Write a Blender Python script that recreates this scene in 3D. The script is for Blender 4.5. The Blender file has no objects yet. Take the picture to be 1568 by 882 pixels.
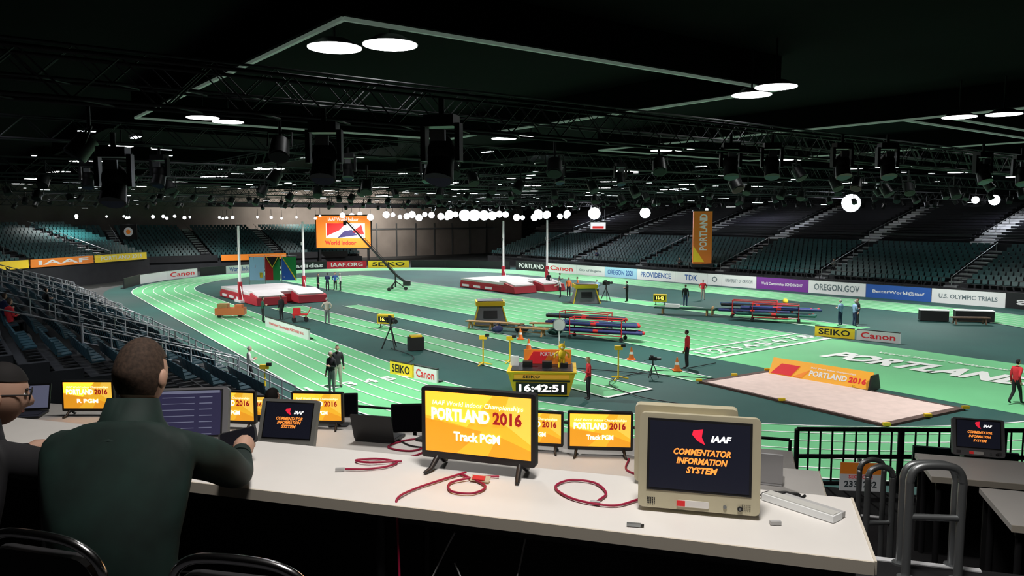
import bpy, bmesh, math, random
from mathutils import Vector, Matrix, Euler
random.seed(7)
SC=bpy.context.scene
COL=SC.collection
# ------------------------------------------------------------------ materials
_m={}
def M(name,col,rough=.6,metal=0.0,emit=0.0,var=0.0,scale=4.0,spec=.4,bump=0.0,ecol=None):
    if name in _m: return _m[name]
    m=bpy.data.materials.new(name); m.use_nodes=True
    nt=m.node_tree; b=nt.nodes['Principled BSDF']
    b.inputs['Base Color'].default_value=(*col,1); b.inputs['Roughness'].default_value=rough
    b.inputs['Metallic'].default_value=metal; b.inputs['Specular IOR Level'].default_value=spec
    if emit>0:
        b.inputs['Emission Color'].default_value=(*(ecol or col),1); b.inputs['Emission Strength'].default_value=emit
        m.cycles.emission_sampling='NONE'
    if var>0 or bump>0:
        tc=nt.nodes.new('ShaderNodeTexCoord'); no=nt.nodes.new('ShaderNodeTexNoise')
        no.inputs['Scale'].default_value=scale; no.inputs['Detail'].default_value=4
        nt.links.new(tc.outputs['Object'],no.inputs['Vector'])
        if var>0:
            r=nt.nodes.new('ShaderNodeValToRGB')
            r.color_ramp.elements[0].position=.3; r.color_ramp.elements[1].position=.7
            r.color_ramp.elements[0].color=(*[max(0,c*(1-var)) for c in col],1)
            r.color_ramp.elements[1].color=(*[min(1,c*(1+var)) for c in col],1)
            nt.links.new(no.outputs['Fac'],r.inputs[0]); nt.links.new(r.outputs[0],b.inputs['Base Color'])
        if bump>0:
            bp=nt.nodes.new('ShaderNodeBump'); bp.inputs['Strength'].default_value=bump
            nt.links.new(no.outputs['Fac'],bp.inputs['Height']); nt.links.new(bp.outputs[0],b.inputs['Normal'])
    _m[name]=m; return m
green=M('track_bright_green',(.155,.51,.235),.75,var=.05,scale=.4,spec=.25)
teal=M('infield_dark_teal',(.026,.09,.08),.75,var=.1,scale=.3,spec=.25)
white=M('line_white',(.85,.88,.85),.6)
conc=M('hall_floor_grey',(.05,.055,.055),.7,var=.2,scale=.5)
black=M('matte_black',(.012,.012,.013),.6)
dark=M('dark_plastic',(.02,.02,.022),.4)
screenblk=M('screen_glass_black',(.008,.008,.012),.25)
chrome=M('chrome_tube',(.7,.7,.72),.18,metal=1)
steel=M('galvanised_steel',(.35,.37,.38),.4,metal=.8)
alu=M('dull_truss_metal',(.035,.035,.04),.6,metal=.2)
deskw=M('desk_laminate_white',(.80,.775,.74),.45,var=.03,scale=3)
deskedge=M('desk_edge_beige',(.7,.64,.54),.5)
beige=M('monitor_beige',(.56,.51,.36),.5,var=.03)
seatm=M('seat_teal',(.010,.065,.068),.45,var=.15,scale=1)
seatb=M('seat_blue_grey',(.018,.055,.075),.45,var=.15,scale=1)
bleach=M('bleacher_black',(.014,.014,.022),.5)
standc=M('stand_deck_dark',(.02,.022,.026),.8,var=.2,scale=1)
stepw=M('stair_nosing_light',(.9,.92,.95),.6)
red=M('signal_red',(.6,.03,.03),.5)
orange=M('cone_orange',(.9,.2,.03),.5)
yellow=M('display_yellow',(.85,.56,.02),.5)
matwhite=M('mat_white',(.75,.72,.74),.7,var=.08,scale=.7)
matred=M('mat_red',(.5,.03,.05),.6)
wood=M('bench_wood',(.45,.26,.1),.6,var=.2,scale=6)
sand=M('sand_pit_sand',(.70,.55,.50),.9,var=.06,scale=3,bump=.15)
bluep=M('pole_blue',(.02,.05,.25),.4)
ceilm=M('ceiling_dark_panel',(.0025,.0025,.003),.9,var=.3,scale=.3,spec=.05)
trimm=M('ceiling_coffer_trim_glow',(.30,.36,.32),.5,emit=.12,ecol=(.55,.75,.6))  # painted metal trim; its faint glow stands in for cove light
lampm=M('lamp_lens_white',(1,1,1),.3,emit=9)
stripm=M('fixture_strip_lens',(1,1,1),.3,emit=3,ecol=(.9,.95,1))
floodm=M('floodlight_lens',(1,1,1),.3,emit=40,ecol=(.85,.9,1))
wallg=M('wall_grey_paint',(.32,.28,.25),.9,var=.15,scale=.3)
walld=M('wall_dark_drape',(.015,.015,.02),.9,var=.3,scale=.5)
cablered=M('cable_red',(.35,.01,.05),.45)
cablew=M('cable_white',(.5,.5,.5),.5)
shoe=M('shoe_dark',(.03,.03,.03),.5)
# ------------------------------------------------------------------ mesh builder
class MB:
    def __init__(s): s.V=[];s.F=[];s.I=[];s.S=[];s.mats=[]
    def mi(s,m):
        if m not in s.mats: s.mats.append(m)
        return s.mats.index(m)
    def add(s,vs,fs,mat,T=None,smooth=False):
        o=len(s.V)
        if T is not None: vs=[T@Vector(v) for v in vs]
        s.V+= [tuple(v) for v in vs]
        k=s.mi(mat) if not isinstance(mat,list) else None
        for j,f in enumerate(fs):
            s.F.append([i+o for i in f]); s.I.append(k if k is not None else s.mi(mat[j])); s.S.append(smooth)
    def box(s,c,d,mat,R=None):
        x,y,z=d[0]/2,d[1]/2,d[2]/2
        vs=[Vector((a,b,e)) for a in(-x,x) for b in(-y,y) for e in(-z,z)]
        if R is not None: vs=[R@v for v in vs]
        c=Vector(c); vs=[v+c for v in vs]
        s.add(vs,[(0,1,3,2),(4,6,7,5),(0,4,5,1),(2,3,7,6),(0,2,6,4),(1,5,7,3)],mat)
    def rbox(s,c,d,mat,r=.02,R=None,ax=1):
        o=[i for i in range(3) if i!=ax]
        a,b,h=d[o[0]]/2,d[o[1]]/2,d[ax]/2
        pts=[]
        for cx,cy,a0 in((a-r,b-r,0),(-a+r,b-r,90),(-a+r,-b+r,180),(a-r,-b+r,270)):
            for k in range(5):
                t=math.radians(a0+k*22.5); pts.append((cx+r*math.cos(t),cy+r*math.sin(t)))
        n=len(pts); vs=[]
        for e in(-h,h):
            for p in pts:
                v=[0,0,0]; v[o[0]]=p[0]; v[o[1]]=p[1]; v[ax]=e; vs.append(Vector(v))
        if R is not None: vs=[R@v for v in vs]
        vs=[v+Vector(c) for v in vs]
        fs=[list(range(n))[::-1],list(range(n,2*n))]+[(i,(i+1)%n,n+(i+1)%n,n+i) for i in range(n)]
        s.add(vs,fs,mat)
    def tube(s,pts,r,mat,n=8,smooth=True,closed=False):
        pts=[Vector(p) for p in pts]; m=len(pts)
        rs=r if isinstance(r,(list,tuple)) else [r]*m
        vs=[];prev=None
        for i,p in enumerate(pts):
            if closed: t=pts[(i+1)%m]-pts[i-1]
            else: t=pts[min(i+1,m-1)]-pts[max(i-1,0)]
            if t.length<1e-9: t=Vector((0,0,1))
            t.normalize()
            if prev is None:
                a=Vector((0,0,1)) if abs(t.z)<.9 else Vector((1,0,0)); u=t.cross(a).normalized()
            else:
                u=(prev-t*prev.dot(t)); u=u.normalized() if u.length>1e-6 else t.orthogonal().normalized()
            prev=u; w=t.cross(u)
            for k in range(n):
                q=2*math.pi*k/n; vs.append(p+(u*math.cos(q)+w*math.sin(q))*rs[i])
        fs=[]
        for i in range(m if closed else m-1):
            j=(i+1)%m
            for k in range(n): fs.append((i*n+k,i*n+(k+1)%n,j*n+(k+1)%n,j*n+k))
        s.add(vs,fs,mat,smooth=smooth)
        if not closed: s.add([vs[k] for k in range(n)]+[vs[(m-1)*n+k] for k in range(n)],[list(range(n))[::-1],list(range(n,2*n))],mat)
    def cyl(s,p0,p1,r0,mat,r1=None,n=12): s.tube([p0,p1],[r0,r0 if r1 is None else r1],mat,n)
    def sph(s,c,r,mat,a=12,b=8,T=None):
        if not isinstance(r,(tuple,list)): r=(r,r,r)
        vs=[(c[0],c[1],c[2]+r[2])];fs=[]
        for i in range(1,b):
            p=math.pi*i/b
            for k in range(a):
                q=2*math.pi*k/a; vs.append((c[0]+r[0]*math.sin(p)*math.cos(q),c[1]+r[1]*math.sin(p)*math.sin(q),c[2]+r[2]*math.cos(p)))
        vs.append((c[0],c[1],c[2]-r[2])); L=len(vs)-1
        for k in range(a):
            fs.append((0,1+k,1+(k+1)%a)); fs.append((L,1+(b-2)*a+(k+1)%a,1+(b-2)*a+k))
            for i in range(b-2): fs.append((1+i*a+k,1+(i+1)*a+k,1+(i+1)*a+(k+1)%a,1+i*a+(k+1)%a))
        s.add(vs,fs,mat,T,True)
    def quad(s,pts,mat): s.add(pts,[tuple(range(len(pts)))],mat)
    def prism(s,poly,mat,axis=1,lo=0,hi=1):
        n=len(poly);vs=[]
        for e in(lo,hi):
            for p in poly:
                if axis==0: vs.append((e,p[0],p[1]))
                elif axis==1: vs.append((p[0],e,p[1]))
                else: vs.append((p[0],p[1],e))
        s.add(vs,[list(range(n))[::-1],list(range(n,2*n))]+[(i,(i+1)%n,n+(i+1)%n,n+i) for i in range(n)],mat)
    def build(s,name,loc=(0,0,0),rot=0,parent=None,bevel=0):
        me=bpy.data.meshes.new(name); me.from_pydata(s.V,[],s.F)
        for m in s.mats: me.materials.append(m)
        me.polygons.foreach_set('material_index',s.I); me.polygons.foreach_set('use_smooth',s.S)
        bm=bmesh.new(); bm.from_mesh(me); bmesh.ops.recalc_face_normals(bm,faces=bm.faces); bm.to_mesh(me); bm.free()
        o=bpy.data.objects.new(name,me); COL.objects.link(o); o.location=loc
        o.rotation_euler=(0,0,rot) if not isinstance(rot,(tuple,list)) else rot
        if parent: o.parent=parent
        if bevel>0:
            b=o.modifiers.new('bevel','BEVEL'); b.width=bevel; b.segments=2; b.limit_method='ANGLE'
        return o
def clone(o,loc,rot=0,scale=1):
    c=bpy.data.objects.new(o.name.split('.')[0],o.data); COL.objects.link(c); c.location=loc
    c.rotation_euler=(0,0,rot) if not isinstance(rot,(tuple,list)) else rot
    c.scale=(scale,)*3
    return c
def empty(name,loc=(0,0,0),rot=0):
    e=bpy.data.objects.new(name,None); COL.objects.link(e); e.location=loc
    e.rotation_euler=(0,0,rot) if not isinstance(rot,(tuple,list)) else rot; return e
def text(body,w,h,mat,loc,parent=None,rot=(math.pi/2,0,0),bold=.02,shear=0,name='lettering'):
    c=bpy.data.curves.new(name,'FONT'); c.body=body; c.align_x='CENTER'; c.align_y='CENTER'; c.size=1
    c.offset=bold; c.shear=shear; c.resolution_u=2; c.extrude=0.0
    c.materials.append(mat)
    o=bpy.data.objects.new(name,c); COL.objects.link(o)
    bpy.context.view_layer.update()
    d=o.dimensions; sx=w/max(d.x,.01); sy=h/max(d.y,.01)
    o.scale=(sx,sy,1); o.location=loc; o.rotation_euler=rot
    if parent: o.parent=parent
    return o
def catmull(pts,k=6):
    P=[Vector(p) for p in pts]; P=[P[0]*2-P[1]]+P+[P[-1]*2-P[-2]]; out=[]
    for i in range(1,len(P)-2):
        for j in range(k):
            t=j/k; a,b,c,d=P[i-1],P[i],P[i+1],P[i+2]
            out.append(.5*((2*b)+(c-a)*t+(2*a-5*b+4*c-d)*t*t+(3*b-a-3*c+d)*t**3))
    out.append(P[-2]); return out
# track frame: s along the straights, n across
UA=math.atan2(-.8,.6)
def W(s,n,z=0): return (.6*s+.8*n,-.8*s+.6*n,z)
# commentary frame
KA=math.atan2(-.289,.957)
def K(a,b,z=0): return (.957*a+.289*b,-.289*a+.957*b,z)
# ------------------------------------------------------------------ camera
cam=bpy.data.cameras.new('camera'); cam.sensor_width=36; cam.lens=27.25; cam.clip_end=600; cam.clip_start=.05
co=bpy.data.objects.new('camera',cam); COL.objects.link(co); co.location=(0,0,7.2)
co.rotation_euler=(math.radians(90-5.25),0,0); SC.camera=co
# ------------------------------------------------------------------ floor and track
mb=MB(); mb.quad([(-110,-30,0),(110,-30,0),(110,190,0),(-110,190,0)],conc); mb.build('floor')
C1=Vector((-14,84.5)); C2=Vector((12.8,46.6)); e=(C2-C1); DL=e.length; e=e/DL; ep=Vector((-e.y,e.x))
def belt(k,N=56):
    a=19.2+k; b=20.6+k; c=(a-b)/DL; q=math.sqrt(1-c*c)
    th=math.acos(c); base=math.atan2(e.y,e.x); pts=[]
    for i in range(N+1):
        t=base+th+(2*math.pi-2*th)*i/N; pts.append(C1+Vector((math.cos(t),math.sin(t)))*a)
    for i in range(N+1):
        t=base-th+2*th*i/N; pts.append(C2+Vector((math.cos(t),math.sin(t)))*b)
    return pts
def ribbon(mb,k0,k1,z,mat):
    A=belt(k0);B=belt(k1);n=len(A)
    mb.add([(p.x,p.y,z) for p in A]+[(p.x,p.y,z) for p in B],[(i,(i+1)%n,n+(i+1)%n,n+i) for i in range(n)],mat)
def strip(mb,s0,s1,n0,n1,z,mat): mb.quad([W(s0,n0,z),W(s1,n0,z),W(s1,n1,z),W(s0,n1,z)],mat)
mb=MB()
A=belt(8); mb.add([(p.x,p.y,.01) for p in A],[tuple(range(len(A)))],teal)
mb.quad([(-10,108,.008),(45,48,.008),(47,50,.008),(10,112,.008)],teal)
mb.build('infield_surface')
mb=MB(); ribbon(mb,0,5.6,.03,green); LW=5.6/6
for i in range(7): ribbon(mb,i*LW-.04,i*LW+.04,.045,white)
mb.build('running_track')
mb=MB(); strip(mb,-88,-3,31.5,42.3,.02,green)
for i in range(9): strip(mb,-88,-25,31.5+i*1.35-.04,31.5+i*1.35+.04,.048,white)
strip(mb,-25.2,-24.9,31.5,42.3,.05,white); strip(mb,-27.4,-27.2,31.5,42.3,.05,white)
mb.build('sprint_straight')
mb=MB(); strip(mb,-60,-22,21.2,23.8,.02,green)
for n in(21.2,22.5,23.8): strip(mb,-60,-22,n-.05,n+.05,.048,white)
strip(mb,-22.1,-21.9,21.2,23.8,.05,white)
mb.build('vault_runway')
mb=MB(); strip(mb,-58,-22,26.4,27.7,.02,green)
for n in(26.4,27.7): strip(mb,-58,-22,n-.04,n+.04,.048,white)
mb.build('jump_runway')
mb=MB(); strip(mb,-58,-26,46.2,48.6,.02,green)
for n in(46.2,48.6): strip(mb,-58,-26,n-.05,n+.05,.048,white)
mb.build('vault_runway')
t=text('1 2 3 4 5 6 7 8',10,1.1,white,W(-26.2,36.9,.055),rot=(0,0,UA+math.pi/2),name='lane_numbers')
t=text('1 2 3 4 5 6',5.0,.9,white,W(-30.4,14.6,.055),rot=(0,0,UA+math.pi/2),name='lane_numbers')
text('PORTLAND',9.4,2.3,white,(19.5,36.5,.055),rot=(0,0,math.radians(-51)),bold=.05,shear=.2,name='track_lettering')
text('World Indoor Championships',7.0,.6,white,(21.6,37.9,.055),rot=(0,0,math.radians(-51)),shear=.2,name='track_lettering')
# sand pit
mb=MB(); P=[(8.4,33.0),(11.9,35.2),(16.6,28.5),(12.8,26.3)]
cx=sum(p[0] for p in P)/4; cy=sum(p[1] for p in P)/4
def ins(f,z): return [(cx+(p[0]-cx)*f,cy+(p[1]-cy)*f,z) for p in P]
mb.quad(ins(1,.09),sand)
o=ins(1.07,.10); i_=ins(1.0,.10)
brick=M('pit_edge_brown',(.10,.06,.05),.8,var=.2)
for k in range(4):
    j=(k+1)%4; mb.quad([o[k],o[j],i_[j],i_[k]],brick); mb.quad([o[k],o[j],(o[j][0],o[j][1],.0),(o[k][0],o[k][1],0)],brick)
    for f in(0,.5):
        x=o[k][0]*(1-f)+o[j][0]*f; y=o[k][1]*(1-f)+o[j][1]*f
        mb.box((x,y,.14),(.25,.12,.1),yellow)
mb.build('long_jump_sand_pit')
# ------------------------------------------------------------------ boards
def colm(n,c,emit=0): return M('board_'+n,c,.5,emit=emit)
bw=colm('white',(.75,.76,.76),.12); bk=colm('black',(.015,.015,.018)); br=colm('red',(.55,.02,.04),.15); by=colm('yellow',(.9,.65,.03),.15)
bl=colm('blue',(.03,.10,.38),.15); blc=colm('light_blue',(.35,.6,.75),.15); bp=colm('purple',(.18,.04,.28),.15); bo=colm('orange',(.85,.25,.03),.15); tr=colm('text_red',(.65,.02,.03),.2)
bam=colm('amber',(.9,.42,.04),.15)
tg=colm('text_grey',(.15,.2,.22)); tb=colm('text_blue',(.04,.12,.4))
def board(p0,p1,h,bg,body,tc,name='advertising_board',z=.0,tw=.8,th=.55,shear=0,bold=.02):
    p0=Vector(p0);p1=Vector(p1);d=p1-p0;L=d.length-.06;a=math.atan2(d.y,d.x);c=(p0+p1)/2
    mb=MB(); mb.box((0,0,h/2),(L,.1,h),bg); mb.box((0,.01,h+.02),(L,.14,.04),dark); mb.box((0,.2,.04),(L*.9,.4,.08),dark)
    o=mb.build(name,(c.x,c.y,z),a)
    if body: text(body,L*tw,h*th,tc,(0,-.058,h*.5),o,shear=shear,bold=bold)
    return o
B0=Vector((.5,105.7));BD=Vector((39.4,-45.7))
T=[.001,.105,.192,.272,.355,.445,.5155,.545,.612,.704,.795,.887,.979,1.1,1.25]
spec=[(bk,'PORTLAND',bw),(bw,'Canon',tr),(bw,'City of Eugene',tg),(blc,'OREGON 2021',tb),(bw,'PROVIDENCE',tb),(bw,'TDK',tb),(bw,'O',tg),(bw,'UNIVERSITY OF OREGON',tg),(bp,'World Championships LONDON 2017',bw),(bw,'OREGON.GOV',tg),(bl,'BetterWorld@iaaf',bw),(bw,'U.S. OLYMPIC TRIALS',tg),(bk,'adidas',bw),(bw,'IAAF',tr)]
for i,(bg,tx,tc) in enumerate(spec):
    p0=B0+BD*T[i]; p1=B0+BD*T[i+1]
    board(p0,p1,1.2,bg,tx,tc,tw=.8 if len(tx)>3 else .4,th=.5 if len(tx)<14 else .3)
def CP(deg,r=25.9): t=math.radians(deg); return (C1.x+r*math.cos(t),C1.y+r*math.sin(t))
for a0,a1,bg,tx,tc in [(196,184,bk,'',tg),(184,171,bw,'',tg),(171,159,bw,'Canon',tr),(158,149,bk,'',bw),(149,139,bw,'World Indoor',tb),(139,128,bk,'adidas',bw),(128,117,bk,'adidas',bw),(117,104.7,br,'IAAF.ORG',bw),(104.3,91.5,by,'SEIKO',bk),(91,80,bk,'',bw),(80,69,bk,'',bw),(69,58,bk,'',bw)]:
    board(CP(a0),CP(a1),1.0,bg,tx,tc)
board((-5.6,35.2),(-4.4,34.1),.62,by,'SEIKO',bk,th=.6); board((-4.35,34.05),(-3.2,33.0),.62,bw,'Canon',tr,th=.6)
board((18.4,46.7),(20.2,45.2),.6,by,'SEIKO',bk,th=.6); board((20.25,45.15),(22.1,43.6),.6,bw,'Canon',tr,th=.6)
board((-16.2,50.6),(-11.8,44.7),.65,bw,'World Indoor Championships PORTLAND 2016',tr,th=.35)
# triangular event board
a=math.atan2(31.5-35.2,15.1-12.0)
EH=.72
mb=MB(); mb.prism([(-.42,0),(.42,0),(0,EH)],bam,0,-2.3,2.3); mb.prism([(-.5,0),(.5,0),(.3,.62),(-.3,.62)],black,0,2.31,2.38)
o=mb.build('event_board',(13.5,33.4,.06),a)
tilt=math.atan2(.42,EH)
def onface(u,h): return (u,-.42+.42*h/EH-.012,h)
text('PORTLAND',1.7,.26,bw,onface(.45,.3),o,rot=(math.pi/2-tilt,0,0),bold=.04); text('2016',.75,.26,tr,onface(1.75,.3),o,rot=(math.pi/2-tilt,0,0),bold=.04)
text('IAAF World Indoor Championships',2.0,.1,bw,onface(.6,.53),o,rot=(math.pi/2-tilt,0,0))
mb2=MB(); mb2.prism([(-2.2,.08),(-1.2,.08),(-.9,.6),(-1.8,.6)],tr,1,-.005,.005); mb2.prism([(-1.1,.08),(-.7,.08),(-.4,.5)],bo,1,-.005,.005)
q=mb2.build('graphic_panel',(0,-.435,0),(-tilt,0,0),o)
# ------------------------------------------------------------------ stands
def seat(mb,T,mat):
    mb.add([(-.21,0,.40),(.21,0,.40),(.21,.38,.36),(-.21,.38,.36),(-.21,0,.44),(.21,0,.44),(.21,.38,.41),(-.21,.38,.41)],[(0,3,2,1),(4,5,6,7),(0,1,5,4),(1,2,6,5),(2,3,7,6),(3,0,4,7)],mat,T)
    mb.add([(-.21,.36,.42),(.21,.36,.42),(.22,.46,.82),(-.22,.46,.82),(-.21,.42,.42),(.21,.42,.42),(.22,.51,.82),(-.22,.51,.82)],[(0,1,2,3),(4,7,6,5),(0,4,5,1),(3,2,6,7),(0,3,7,4),(1,5,6,2)],mat,T)
def stand(name,org,ang,length,rows,depth,z0,rise,kind='seat',pitch=.56,aisles=(),aw=1.2,stairs=True,sm=None):
    """local x along the front, local y away from the track (rising)."""
    mb=MB()
    for r in range(rows):
        y=r*depth; z=z0+r*rise
        mb.box((length/2,y+depth/2,z/2),(length,depth,z),standc)
        mb.box((length/2,y+.02,z-.02),(length,.05,.05),standc)
        if kind=='seat':
            x=.4
            while x<length-.3:
                if not any(abs(x-a)<aw/2+.2 for a in aisles):
                    seat(mb,Matrix.Translation((x,y+.25,z)),sm or seatm)
                x+=pitch
        else:
            ed=sorted([0]+[v for a in aisles for v in(a-aw/2,a+aw/2)]+[length])
            for i in range(0,len(ed)-1,2):
                if ed[i+1]-ed[i]>.5: 
                    mb.box(((ed[i]+ed[i+1])/2,y+.5,z+.42),(ed[i+1]-ed[i]-.1,.32,.06),bleach)
                    mb.box(((ed[i]+ed[i+1])/2,y+.7,z+.7),(ed[i+1]-ed[i]-.1,.04,.22),bleach)
        if stairs:
            for a in aisles:
                mb.box((a,y+depth*.25,z+rise*.25),(aw*.9,depth*.5,rise*.5),stepw if kind!='seat' else steel)
                if kind!='seat': mb.box((a,y+.0,z-.03),(aw*.9,.06,.12),stepw)
    if stairs:
        for a in aisles:
            mb.tube([(a,.2,z0+.9),(a,rows*depth-.5,z0+rise*(rows-1)+.9)],.03,steel,6)
            for r in range(0,rows,3): mb.cyl((a,r*depth+.2,z0+r*rise),(a,r*depth+.2,z0+r*rise+.92),.025,steel,n=6)
    return mb.build(name,org,ang)
stand('grandstand_seating',W(-98,68.8),UA,110,10,.95,1.25,.3,'seat',aisles=(8,20,32,44,56,68,80,92,104))
stand('bleacher_stand',W(-100,79.2),UA,112,15,1.0,4.7,.27,'bench',aisles=(10,22,34,46,57,68,79,90,101),aw=2.1)
stand('end_grandstand_seating',W(-107,2),UA+math.pi/2,50,14,.95,1.3,.3,'seat',aisles=(8,18,28,38))
d=Vector((7,32)); a=math.atan2(d.y,d.x)
stand('corner_grandstand_seating',(-50,58,0),a,34,12,.95,2.5,.3,'seat',aisles=(6,17,28))
stand('near_grandstand_seating',W(-25,9.3),UA+math.pi,56,14,.85,.9,.28,'seat',aisles=(5,14,23,32,41,50),aw=1.1,sm=seatb)
def railing(name,p0,p1,z,h=1.0,step=1.6,mat=steel,bars=2,r=.03,bal=0):
    p0=Vector(p0);p1=Vector(p1);d=p1-p0;L=d.length;a=math.atan2(d.y,d.x);mb=MB()
    n=max(1,int(L/step))
    for i in range(n+1): mb.cyl((L*i/n,0,0),(L*i/n,0,h),r,mat,n=6)
    for k in range(bars+1): mb.cyl((0,0,h-k*(h-.12)/bars),(L,0,h-k*(h-.12)/bars),r*.9,mat,n=6)
    if bal:
        x=bal
        while x<L: mb.cyl((x,0,.1),(x,0,h),r*.4,mat,n=4); x+=bal
    return mb.build(name,(p0.x,p0.y,z),a)
lightrail=M('rail_light_grey',(.5,.52,.56),.5)
railing('front_railing',W(-80,9.6)[:2],W(-25,9.6)[:2],0.0,1.5,mat=lightrail,bars=5,step=1.2,r=.03)
railing('front_railing',W(-95,68.5)[:2],W(8,68.5)[:2],1.1,1.0,mat=dark,bars=2)
mb=MB(); 
for s in range(-80,-30,11): mb.box(W(s+5,9.45,.4),(10.8,.08,.8),walld,Matrix.Rotation(UA,3,'Z'))
mb.build('stand_front_barrier')
mb=MB()
for s,n0,n1 in((-29,9,3),(-36,9,-1),(-43,9,4),(-51,9,0),(-60,9,3),(-70,9,2)):
    N=int(abs(n0-n1)/.85)
    for k in range(N):
        n=n0-k*.85; z=.9+.28*((9.3-n)/.85); mb.cyl(W(s,n,z),W(s,n,z+1.0),.025,lightrail,n=6)
        if k<N-1:
            for q in(.35,.68,1.0): mb.cyl(W(s,n,z+q),W(s,n-.85,z+.28+q),.022,lightrail,n=6)
mb.build('stand_divider_railing')
d=Vector((7,32)).normalized()
for i in range(4):
    p0=Vector((-50,58))+d*(i*8.4); p1=p0+d*8.2; nrm=Vector((d.y,-d.x))*.12
    board(p0+nrm,p1+nrm,.8,[bo,by,bo,by][i],['PORTLAND 2016','','IAAF','PORTLAND 2016'][i],bw,'fascia_banner',z=2.3)
for i in range(5):
    p0=Vector(W(-106.8,3+i*9.4)[:2]); p1=Vector(W(-106.8,12+i*9.4)[:2]); 
    board(p0,p1,.8,[bk,by,bk,bo,bk][i],'',bw,'fascia_banner',z=1.3)
# ------------------------------------------------------------------ walls and ceiling
mb=MB(); mb.box(W(-126,35,6),(.4,130,12.4),wallg,Matrix.Rotation(UA,3,'Z'))
for n in range(40,90,4): mb.box(W(-125.7,n,3),(.1,.25,6),steel,Matrix.Rotation(UA,3,'Z'))
mb.box(W(-125.7,65,5),(.12,50,.25),steel,Matrix.Rotation(UA,3,'Z')); mb.box(W(-125.7,65,9.2),(.3,60,.8),walld,Matrix.Rotation(UA,3,'Z'))
mb.build('wall_far_end')
mb=MB(); mb.box(W(-50,97,6),(155,.4,12.4),walld,Matrix.Rotation(UA,3,'Z')); mb.build('wall_far_side')
mb=MB(); mb.box(W(-50,-27,6),(155,.4,12.4),walld,Matrix.Rotation(UA,3,'Z')); mb.build('wall_near_side')
mb=MB(); mb.box(W(27,35,6),(.4,130,12.4),walld,Matrix.Rotation(UA,3,'Z')); mb.build('wall_near_end')
RU=Matrix.Rotation(UA,3,'Z')
mb=MB(); mb.box(W(-50,35,12.5),(156,128,.2),ceilm,RU)
cof=[]
for n0 in(7.2,33.8,60):
    for s0 in(-36,-62,-88,-114): cof.append((n0,n0+15.3,s0,s0+20.5))
cof+= [(33.8,48.8,-17,4),(60,75,-17,4),(-18,-4,-62,-41)]
for n0,n1,s0,s1 in cof:
    for s,n,ls,ln in((s0,(n0+n1)/2,.25,n1-n0),(s1,(n0+n1)/2,.25,n1-n0),((s0+s1)/2,n0,s1-s0,.25),((s0+s1)/2,n1,s1-s0,.25)):
        mb.box(W(s,n,11.95),(ls,ln,1.1),ceilm,RU)
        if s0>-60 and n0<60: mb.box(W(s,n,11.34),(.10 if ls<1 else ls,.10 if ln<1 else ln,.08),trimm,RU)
mb.build('ceiling')
# ceiling lamps
mb=MB(); mb.cyl((0,0,0),(0,0,.18),.62,dark,.3,n=24); mb.cyl((0,0,-.02),(0,0,.01),.6,lampm,n=24); mb.cyl((0,0,.15),(0,0,1.4),.03,dark,n=6)
lamp=None
pts=[(-4.0,17.9),(-2.7,17.6),(7.5,24.7),(7.75,23.2),(-11.9,30.3),(-11.4,31.6),(-.4,38.3),(.9,37.3),(17.1,30.1),(18.3,29.3)]
for s in(-46,-61,-76,-91,-106):
    for n in(8.5,21.5,34,46.5,59,71,83): 
        x,y,_=W(s+random.uniform(-1,1),n); pts+=[(x,y),(x+1.3,y-.4)]
for s in(-16,-31): 
    for n in(46,59,71,83): x,y,_=W(s,n); pts+=[(x,y),(x+1.3,y-.4)]
for n in (34,): x,y,_=W(-31,n); pts+=[(x,y),(x+1.3,y-.4)]
for p in pts:
    if lamp is None: lamp=mb.build('ceiling_lamp',(p[0],p[1],11))
    else: clone(lamp,(p[0],p[1],11))
# ------------------------------------------------------------------ trusses
def truss(L,pitch=1.2,w=.5,h=.6):
    mb=MB(); y=w/2
    for yy in(-y,y):
        for z in(0,h): mb.cyl((0,yy,z),(L,yy,z),.03,alu,n=5)
    n=int(L/pitch)
    for i in range(n):
        x0=i*L/n;x1=(i+.5)*L/n;x2=(i+1)*L/n
        for yy in(-y,y): mb.tube([(x0,yy,0),(x1,yy,h),(x2,yy,0)],.016,alu,4,smooth=False)
        mb.tube([(x0,-y,0),(x1,y,0),(x2,-y,0)],.016,alu,4,smooth=False)
    return mb
tN=truss(108).build('lighting_truss',W(-12,-14,8.75),UA+math.pi/2)
for s,z in((-16,9.6),(-25,9.3),(-34,8.8),(-44,9.1),(-54,8.7),(-66,9.0),(-78,8.6),(-90,8.8),(-102,8.5)):
    clone(tN,W(s,-14,z),UA+math.pi/2)
tU=truss(80,1.4).build('lighting_truss',W(-114,14,9.9),UA)
for n,z in((30,9.9),(46,10.0),(62,9.8),(78,9.9)): clone(tU,W(-114,n,z),UA)
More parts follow.
